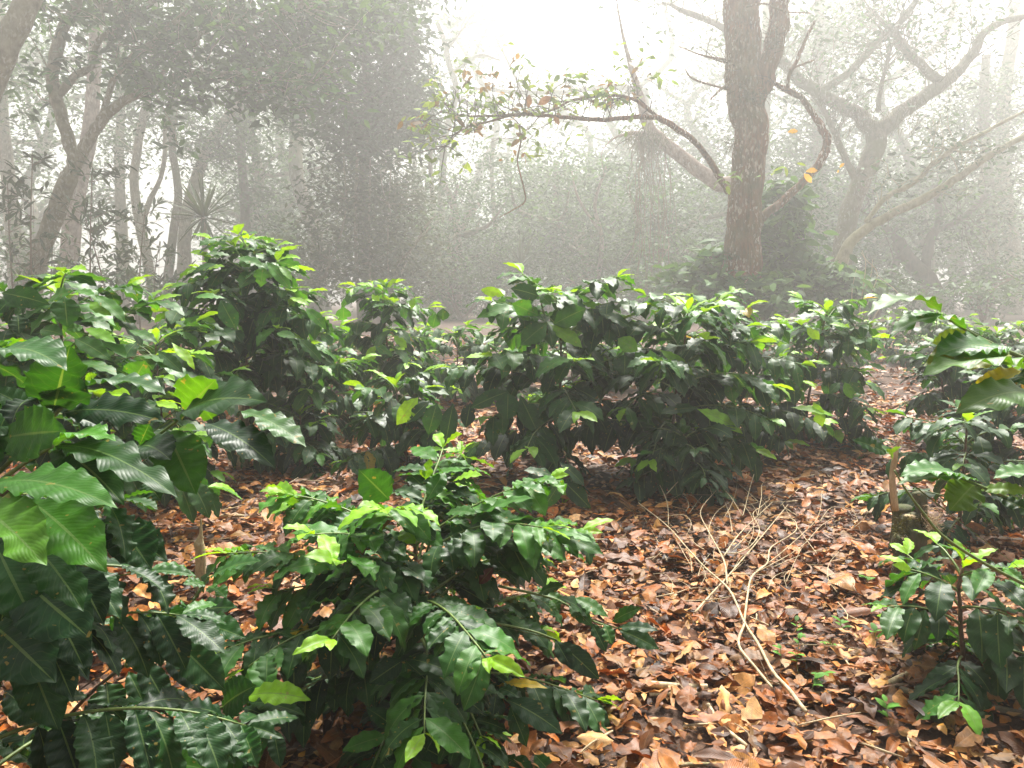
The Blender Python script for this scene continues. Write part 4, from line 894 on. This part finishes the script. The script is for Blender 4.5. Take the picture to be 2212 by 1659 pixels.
# vines hanging below it
def vines():
    rng = np.random.default_rng(9); root = thing('hanging_vines', 'tangle of thin bare vines hanging from the leaning reddish trunk', 'vines', hor(1390, 11.4 * FAR))
    T, Lv = Tubes(), Leaves()
    for i in range(34):
        x = rng.uniform(1365, 1440); y0 = rng.uniform(290, 330); y1 = rng.uniform(430, 640); z = 11.3 + rng.normal(0, .2); P = []
        for q in range(7):
            P.append(at(x, y0 + (y1 - y0) * q / 6, z * FAR)); x += rng.normal(0, 7)
        T.add(P, [.009] * 7, 4, 3)
        if rng.random() < .6: sprays(rng, Lv, P[3:], 3, .10, .10, OLV)
    T.build('strands', M_TWIG_BROWN, root); Lv.build('foliage', M_TREELEAF, root, 2, 2)
vines()

# shrubs by the big trunk
def shrub(label, px, z, blobs, seed, cols=GL, leafL=.10, per=8, name='shrub', group=None, stems=5, **kw):
    lim = []
    rng = np.random.default_rng(seed + 900)
    for i in range(stems):
        bx = blobs[i % len(blobs)]; lim.append([(px + rng.normal(0, 8), 690, .02), ((px + bx[0]) / 2 + rng.normal(0, 12), (660 + bx[1]) / 2, .014), (bx[0] + rng.normal(0, 15), bx[1], .007)])
    return tree(label, name, px, z, lim, M_TWIG_BROWN, seed, blobs=blobs, cols=cols, leafL=leafL, per=per, cat='shrub', group=group, sides=8, **kw)
shrub('leafy green shrub growing against the right side of the big trunk', 1680, 8.9, [(1680, 520, 8.9, 45, 60, 40), (1720, 600, 8.8, 80, 50, 50), (1780, 610, 8.8, 70, 40, 36), (1650, 640, 8.3, 60, 30, 30), (1690, 440, 9.0, 40, 50, 24), (1840, 640, 8.7, 60, 30, 20)], 120, leafL=.15, spread=.11, nu=4, cols=GL * 1.25)
shrub('thin shrub with large leaves on the left side of the big trunk', 1540, 8.6, [(1490, 600, 8.6, 50, 25, 12), (1550, 560, 8.6, 40, 30, 12), (1560, 610, 8.4, 40, 30, 16), (1500, 650, 8.4, 70, 25, 20)], 121, leafL=.16, spread=.10, nu=4, cols=GL * 1.25)
shrub('dark shrub behind the big trunk, reaching halfway up the gnarled tree', 1720, 13.5, [(1720, 430, 13.5, 60, 80, 70), (1700, 540, 13.5, 80, 80, 80), (1790, 560, 13.8, 80, 70, 60)], 122, cols=DK * 1.2, spread=.15, nu=2)

def sapling(label, px, z, top, seed, tilt=0, leafL=.14, n=26):
    rng = np.random.default_rng(seed); z0 = z; b = hor(px, z * FAR); leafL *= FAR; root = thing('sapling', label, 'sapling', b, 'slender saplings on the left')
    T, Lv = Tubes(), Leaves(); P = limb_pts([(px, 660), (px + tilt * .4 + rng.normal(0, 3), (660 + top) / 2), (px + tilt, top)], z); P = np.concatenate([b[None], P])
    P2, _ = spline(P, np.ones(len(P)), 6); T.add(P, [.027, .024, .017, .007], 7, 6)
    for i in range(n):
        s = rng.uniform(.3, 1) * (len(P2) - 1); k = min(len(P2) - 2, int(s)); o = P2[k]; a = rng.uniform(0, 6.28); L = FAR * rng.uniform(.2, .6) * (1.2 - .6 * s / len(P2)); e = rng.uniform(.1, .9)
        d = np.array((math.cos(a), math.sin(a) * .8, e)); q = o + nrm(d) * L; T.add([o, (o + q) / 2 - UP * .02, q], [.007, .005, .0025], 4, 2)
        m = rng.integers(6, 11); t = rng.uniform(.35, 1, (m, 1)); O = o + (q - o) * t
        Lv.add(O, rng.normal(0, .6, (m, 3)) + nrm(d) * .8 + (0, 0, -.25), rng.normal(0, .5, (m, 3)) + UP, leafL * rng.uniform(.6, 1.2, m), leafL * .24, rng.uniform(.2, .8, m), .2, .02, np.array((.035, .065, .025)) * rng.uniform(.6, 1.5, (m, 1)))
    T.build('stem', M_TWIG_BROWN, root); Lv.build('foliage', M_TREELEAF, root, 4, 2, seed)
for i, (px, z, top, tilt, lab) in enumerate(((70, 8.0, 330, 0, 'slender narrow-leaved sapling in front of the forked trunk foot'), (30, 8.6, 390, -14, 'slender narrow-leaved sapling at the left edge of the misty trees'), (195, 8.2, 340, 4, 'slender narrow-leaved sapling with a tall stem right of the forked trunk'),
                                             (235, 8.6, 440, -60, 'forked narrow-leaved sapling leaning left over the coffee tops'), (300, 9.2, 450, 14, 'narrow-leaved sapling in front of the pale hazy trunks'), (335, 10, 520, 10, 'short narrow-leaved sapling left of the spiky palm-like plant'), (110, 9.5, 480, 8, 'short narrow-leaved sapling just right of the forked trunk'))):
    sapling(lab, px, z, top, 140 + i, tilt)

def yucca(label, px, py, z, r, seed, n=70, w=.05, trunk=True, up=.25, base_px=None):
    z = z * FAR; r *= FAR; w *= FAR; rng = np.random.default_rng(seed); b = hor(px, z); root = thing('yucca', label, 'yucca', b); c = at(px, py, z)
    if trunk:
        T = Tubes(); T.add([b, (b + c) / 2 + np.array((.03, 0, 0)), c], [.11, .10, .08], 10, 5, .1, rng); T.build('trunk', M_BARK_PINK, root)
    else: c = b + UP * .05
    a = rng.uniform(0, 6.28, n); e = np.clip(rng.normal(up, .55, n), -.7, 1.5); D = np.stack([np.cos(a) * np.cos(e), np.sin(a) * np.cos(e), np.sin(e)], 1)
    Lv = Leaves(); Lv.add(c + D * .03, D, UP + rng.normal(0, .2, (n, 3)), r * rng.uniform(.7, 1.1, n), w, rng.uniform(.05, .5, n), .35, 0, np.array((.045, .075, .03)) * rng.uniform(.6, 1.4, (n, 1)))
    Lv.build('foliage', M_TREELEAF, root, 6, 2, seed, prof=WP_STRAP, ragged=0)
yucca('spiky yucca on a short trunk standing above the coffee bushes on the left', 440, 470, 12.0, .70, 160, n=60, w=.042)
yucca('pale spiky rosette plant in the haze behind the central bush', 1125, 575, 15, .75, 161, n=34, up=.6)
yucca('small spiky rosette plant in the haze left of the big trunk', 1330, 600, 15, .6, 163, n=30, up=.5)

# the hazy trees further back
def simple(label, name, px, z, w0, path, bark, seed, blobs=(), **kw):
    r = w0 * z / FPX / 2
    n = len(path); limb = [(x, y, r * (1 - .45 * i / max(1, n - 1))) for i, (x, y) in enumerate(path)]
    extra = kw.pop('extra', [])
    return tree(label, name, px, z, [limb] + [[(x, y, r * f) for x, y, f in e] for e in extra], bark, seed, blobs=blobs, **kw)
HZ = 'hazy trees behind the coffee rows'
simple('pinkish flaking trunk close behind the forked tree', 'forest_tree', 148, 13.5, 42, [(148, 620), (152, 520), (165, 420), (195, 280), (205, 120), (215, -60)], M_BARK_PINK, 170, [(180, 60, 13.5, 150, 90, 60), (60, 160, 14, 90, 100, 40)], leafL=.10, nu=2, group=HZ)
simple('pale trunk at the far left edge of the picture', 'forest_tree', 36, 16, 32, [(36, 620), (20, 400), (5, 250), (0, 60), (-10, -80)], M_BARK_PALE, 171, [(30, 180, 16, 120, 120, 70), (40, 330, 16.5, 80, 80, 34)], leafL=.11, nu=2, group=HZ)
simple('slim pale trunk left of the bright opening that splits into two stems', 'forest_tree', 318, 15, 24, [(330, 640), (318, 560), (300, 470), (290, 400), (300, 300), (330, 150), (340, -40)], M_BARK_PALE, 172, [(330, 220, 15, 90, 70, 44), (260, 330, 16, 60, 70, 30)], extra=[[(318, 560, .6), (312, 470, .5), (350, 370, .4), (360, 240, .35)]], leafL=.11, nu=2, group=HZ)
simple('curving grey trunk just right of the bright opening', 'forest_tree', 362, 16, 20, [(362, 620), (372, 520), (385, 420), (372, 310), (380, 200), (400, 60), (400, -60)], M_BARK_MOSS, 173, [(390, 250, 16, 80, 60, 40), (420, 320, 16.5, 60, 60, 30)], leafL=.11, nu=2, group=HZ)
simple('pale trunk leaning right behind the yucca', 'forest_tree', 402, 17, 30, [(398, 600), (400, 500), (415, 420), (445, 330), (480, 270), (540, 180), (600, 60)], M_BARK_PALE, 174, [(480, 320, 17, 80, 60, 50), (520, 250, 17, 90, 70, 50)], leafL=.11, nu=2, group=HZ)
simple('dark straight trunk right of the yucca', 'forest_tree', 530, 18, 22, [(532, 520), (528, 430), (522, 340), (515, 200), (515, 0), (515, -80)], M_BARK_DARK, 175, [(530, 300, 18, 100, 70, 60), (560, 420, 18, 80, 60, 44), (600, 500, 17, 70, 50, 40)], leafL=.12, nu=2, group=HZ)
simple('thin pale trunk between the pinkish trunk and the bright opening', 'forest_tree', 262, 19, 26, [(265, 600), (262, 480), (258, 350), (262, 200), (260, 0)], M_BARK_PALE, 176, [(240, 240, 19, 100, 90, 60), (210, 430, 19, 60, 70, 30), (280, 130, 19, 100, 70, 44)], leafL=.13, nu=2, group=HZ)
simple('pale Y-shaped trunk in the centre of the haze', 'forest_tree', 985, 17, 24, [(985, 640), (986, 560), (988, 500), (978, 440), (960, 400)], M_BARK_PINK, 177, [(1010, 420, 17, 60, 40, 26), (960, 400, 17, 60, 40, 24)], extra=[[(988, 500, .8), (1010, 465, .6), (1035, 440, .4)], [(975, 640, .45), (972, 560, .4), (970, 480, .35), (990, 400, .3)]], leafL=.10, nu=2, group=HZ)
simple('hazy bushy tree under the hanging branch in the centre', 'forest_tree', 1190, 18, 20, [(1190, 620), (1195, 520), (1200, 430), (1200, 350)], M_BARK_MOSS, 178, [(1200, 380, 18, 130, 60, 110), (1120, 430, 18, 90, 60, 60), (1280, 420, 18, 100, 70, 80), (1230, 500, 18, 120, 60, 70), (1150, 560, 17, 90, 60, 50), (1320, 560, 17, 110, 70, 70)], leafL=.11, nu=2, group=HZ, cols=GL)
simple('hazy tree with a long level limb across the bright gap', 'forest_tree', 1420, 22, 20, [(1420, 500), (1410, 380), (1400, 300), (1395, 200)], M_BARK_MOSS, 179, [(1440, 340, 21, 110, 100, 90), (1500, 440, 20, 80, 90, 60), (1480, 230, 22, 70, 80, 50)], extra=[[(1400, 200, .7), (1330, 188, .6), (1200, 200, .5), (1100, 198, .4), (1020, 190, .3)], [(1130, 200, .3), (1090, 120, .2), (1060, 60, .1)]], twigs=10, twl=(.8, 2), bare=True, leafL=.13, nu=2, group=HZ)
simple('hazy bare-topped tree at the left side of the bright gap', 'forest_tree', 960, 20, 18, [(950, 560), (955, 420), (960, 300), (985, 200), (970, 140), (960, 90), (945, 50)], M_BARK_MOSS, 180, [(960, 60, 20, 50, 35, 9), (1000, 130, 20, 60, 40, 10), (930, 300, 20, 50, 60, 20)], extra=[[(975, 160, .5), (1030, 120, .4), (1080, 130, .2)], [(980, 210, .6), (1040, 230, .5), (1100, 215, .3)], [(965, 110, .4), (1000, 60, .3)]], twigs=12, twl=(.6, 1.6), bare=True, leafL=.14, per=6, nu=2, group=HZ)
simple('hazy dark leafy tree behind the gnarled tree fork', 'forest_tree', 1770, 19, 30, [(1770, 500), (1768, 300), (1770, 100), (1770, -60)], M_BARK_MOSS, 181, [(1760, 80, 19, 110, 80, 90), (1850, 40, 19, 100, 70, 80), (1740, 300, 19, 70, 100, 80), (1820, 420, 19, 90, 80, 110), (1960, 420, 19, 80, 70, 70), (1900, 560, 18, 100, 60, 70), (1690, 330, 18, 50, 90, 40)], leafL=.13, nu=2, group=HZ)
simple('hazy broad leafy tree at the right edge below the bright sky', 'forest_tree', 2130, 18, 30, [(2140, 560), (2135, 400), (2125, 250), (2130, 120)], M_BARK_MOSS, 182, [(2130, 220, 18, 90, 80, 80), (2060, 300, 18, 90, 70, 70), (2190, 330, 18, 80, 90, 60), (2050, 400, 18, 100, 60, 60), (2170, 170, 18.5, 80, 50, 22), (2120, 470, 18, 100, 60, 50)], leafL=.12, nu=2, group=HZ)
simple('pale thick trunk in the haze close to the right edge', 'forest_tree', 2185, 20, 36, [(2190, 620), (2180, 480), (2165, 380), (2170, 200), (2190, 60), (2190, -60)], M_BARK_PALE, 183, [(2200, 460, 20, 70, 80, 34), (2180, 40, 20, 120, 60, 16)], leafL=.13, nu=2, group=HZ)
simple('thin pale stem in the haze left of the thick pale one at the right', 'forest_tree', 2130, 16, 12, [(2130, 620), (2128, 520), (2120, 420), (2125, 300)], M_BARK_PALE, 184, [(2100, 440, 16, 60, 50, 20)], leafL=.11, nu=2, group=HZ)
simple('tall hazy tree whose foliage stands behind the big trunk fork', 'forest_tree', 1650, 21, 30, [(1650, 560), (1650, 300), (1655, 100), (1660, -80)], M_BARK_MOSS, 185, [(1560, 300, 21, 90, 70, 50), (1540, 160, 21, 60, 60, 30), (1560, 60, 21, 60, 50, 20), (1560, 430, 20, 90, 90, 60), (1480, 540, 19, 90, 70, 50), (1620, 520, 20, 90, 90, 60)], leafL=.13, nu=2, group=HZ)

simple('slim hazy trunk rising through the leaves left of the pale Y-shaped trunk', 'forest_tree', 935, 16, 12, [(935, 620), (938, 480), (930, 360), (936, 240), (930, 120)], M_BARK_PALE, 186, [(930, 300, 16, 40, 60, 14)], leafL=.11, nu=2, group=HZ)
simple('slim hazy trunk between the Y-shaped trunk and the hanging vines', 'forest_tree', 1075, 18, 14, [(1075, 620), (1070, 480), (1062, 380), (1066, 300)], M_BARK_PALE, 187, [(1060, 350, 18, 50, 50, 16)], leafL=.11, nu=2, group=HZ)
simple('thin crooked hazy trunk under the hanging branch tip', 'forest_tree', 1290, 15, 11, [(1290, 620), (1300, 520), (1285, 440), (1310, 360)], M_BARK_PINK, 188, [(1320, 380, 15, 60, 40, 18)], leafL=.11, nu=2, group=HZ, extra=[[(1296, 500, .7), (1250, 430, .5), (1235, 370, .3)]])
simple('leaning pale dead stem in the haze right of the dense dark tree', 'forest_tree', 850, 13, 9, [(862, 600), (900, 520), (935, 470)], M_BARK_PALE, 189, group=HZ)
# undergrowth shrubs in the haze, and the far wood
U = 'hazy undergrowth shrubs'
for i, (px, z, bl) in enumerate(((560, 14, [(560, 590, 14, 80, 50, 50), (600, 540, 14.5, 60, 50, 34)]), (1000, 15, [(960, 600, 15, 80, 50, 44), (1060, 620, 15, 80, 40, 40)]), (1180, 14, [(1150, 630, 14, 90, 40, 40), (1240, 610, 14.5, 80, 50, 44)]), (1400, 13, [(1400, 610, 13, 90, 50, 50), (1440, 540, 13.5, 60, 60, 30)]),
                                 (1880, 12, [(1880, 620, 12, 80, 40, 40), (1940, 640, 12, 70, 30, 26)]), (2120, 13, [(2110, 640, 13, 90, 40, 44), (2190, 600, 13.5, 70, 60, 36)]), (300, 13, [(260, 600, 13, 70, 40, 22), (360, 630, 13, 60, 30, 16)]), (90, 14, [(60, 600, 14, 80, 50, 26), (20, 520, 14, 60, 60, 18)]))):
    lab = ('hazy shrub between the yucca and the dense dark tree', 'hazy shrub around the foot of the pale Y-shaped trunk', 'hazy shrub under the hanging branch', 'hazy shrub below the hanging vines', 'hazy shrub right of the big trunk beside pale dry stems', 'hazy shrub at the right edge behind the coffee rows', 'thin hazy shrub under the bright opening on the left', 'thin hazy shrub at the left edge behind the coffee rows')[i]
    shrub(lab, px, z, bl, 200 + i, cols=GL if i % 2 else TL, leafL=.11, group=U, nu=2, spread=.13)
def dry_stems():
    rng = np.random.default_rng(21); b = hor(1860, 8.4 * FAR); root = thing('dry_shrub', 'pale leafless dry shrub of thin stems right of the big trunk', 'shrub', b); T = Tubes()
    for pts in ([(1850, 720), (1862, 640), (1870, 570), (1860, 545)], [(1850, 720), (1880, 640), (1895, 590), (1870, 560), (1862, 540)], [(1870, 720), (1905, 660), (1945, 640), (1890, 590)], [(1840, 700), (1858, 650), (1880, 600), (1885, 560)], [(1850, 715), (1840, 640), (1850, 580)], [(1880, 700), (1930, 690), (1960, 720), (1975, 760)]):
        T.add(limb_pts(pts, 8.4 + rng.normal(0, .1)), np.linspace(.015, .006, len(pts)), 6, 5)
    T.build('stems', M_TWIG_PALE, root)
dry_stems()
# generic far trees, two kinds copied
def far_tree(seed, h, cr):
    rng = np.random.default_rng(seed); root = thing('far_tree', 'faint far tree dissolving in the mist behind the nearer trees', 'tree', (0, 0, 0), 'far trees dissolving in the mist')
    T, Lv = Tubes(), Leaves(); P = [np.array((rng.normal(0, .12) * i, rng.normal(0, .12) * i, h * i / 6)) for i in range(7)]; T.add(P, np.linspace(.24, .07, 7), 10, 4, .05, rng); T.build('trunk', M_BARK_MOSS, root)
    Tw = Tubes(); C = []
    for k in range(11):
        i = rng.integers(2, 7); a = rng.uniform(0, 6.28); L = cr * rng.uniform(.5, 1.1); d = np.array((math.cos(a), math.sin(a), rng.uniform(.1, .8))); o = P[i]; e = o + d * L
        Tw.add([o, o + d * L * .5 + rng.normal(0, .2, 3), e], [.09, .06, .02], 6, 4); C.append(e + rng.normal(0, .6, (30, 3))); C.append(o + d * L * .6 + rng.normal(0, .55, (18, 3)))
    Tw.build('limbs', M_BARK_MOSS, root); sprays(rng, Lv, np.concatenate(C), 9, .24, .17, TL); Lv.build('crown', M_TREELEAF, root, 2, 2, seed, prof=WP_OVATE, ragged=0)
    return root
ft = [far_tree(301, 8.5, 2.6), far_tree(302, 10.5, 3.0), far_tree(303, 7.0, 2.4)]
spots = [(-250, 20), (1010, 30), (1130, 33), (1270, 31), (1390, 28), (60, 25), (560, 23), (680, 21), (800, 24), (620, 30), (1560, 27), (1700, 24), (1840, 26), (1980, 23), (2100, 27), (900, 31), (1650, 34), (1900, 34), (2200, 34), (-60, 33), (500, 38), (750, 38), (2000, 40)]
rng = np.random.default_rng(33)
for i, (px, z) in enumerate(spots):
    p = hor(px, z * 2.2)
    if i < 3: ft[i].location = p; ft[i].scale = (2.2,) * 3
    else: dup(ft[i % 3], p, i * 2.1, 2.2 * (.85 + .3 * rng.random()), ft[0]['label'])
lf = [far_tree(310 + i, 2.6, 1.5) for i in range(1)][0]; lf['label'] = 'low far thicket tree fading into the mist in the background'; lf['group'] = 'low far thicket trees'
low = [(960, 17), (1060, 18), (1150, 16.5), (1260, 17.5), (1350, 16.5), (1450, 17), (860, 18), (1540, 18), (1000, 24), (1120, 26), (1250, 24), (1370, 27), (1480, 25), (930, 26), (1060, 30), (1200, 31), (1330, 32), (700, 26), (580, 27), (1600, 26), (1760, 25), (1900, 24), (2050, 26), (2180, 25), (30, 27)]
for i, (px, z) in enumerate(low):
    p = hor(px, z * 2.2)
    if i == 0: lf.location = p; lf.scale = (1.5,) * 3
    else: dup(lf, p, i * 1.3, (.6 + 1.3 * rng.random()) if i < 8 else 2.2 * (.75 + .6 * rng.random()), lf['label'])

# ------------------------------------------------------------------ the mist
def haze():
    m, n, o = mat('mist'); v = N(n, 'ShaderNodeVolumePrincipled')
    v.inputs['Color'].default_value = (.956, .962, .940, 1); v.inputs['Density'].default_value = HAZE; v.inputs['Anisotropy'].default_value = .52
    n.links.new(v.outputs[0], o.inputs['Volume'])
    x, y0, y1, z0, z1 = 110, -10, 158, -1.2, 34
    V = [(a, b, c) for c in (z0, z1) for b in (y0, y1) for a in (-x, x)]
    F = [(0, 2, 3, 1), (4, 5, 7, 6), (0, 1, 5, 4), (2, 6, 7, 3), (0, 4, 6, 2), (1, 3, 7, 5)]
    h = mesh_object('haze', np.array(V, float), np.array(F), m, smooth=False); h['kind'] = 'stuff'
haze()
print("objects", len(bpy.data.objects), "faces", sum(len(me.polygons) for me in bpy.data.meshes))
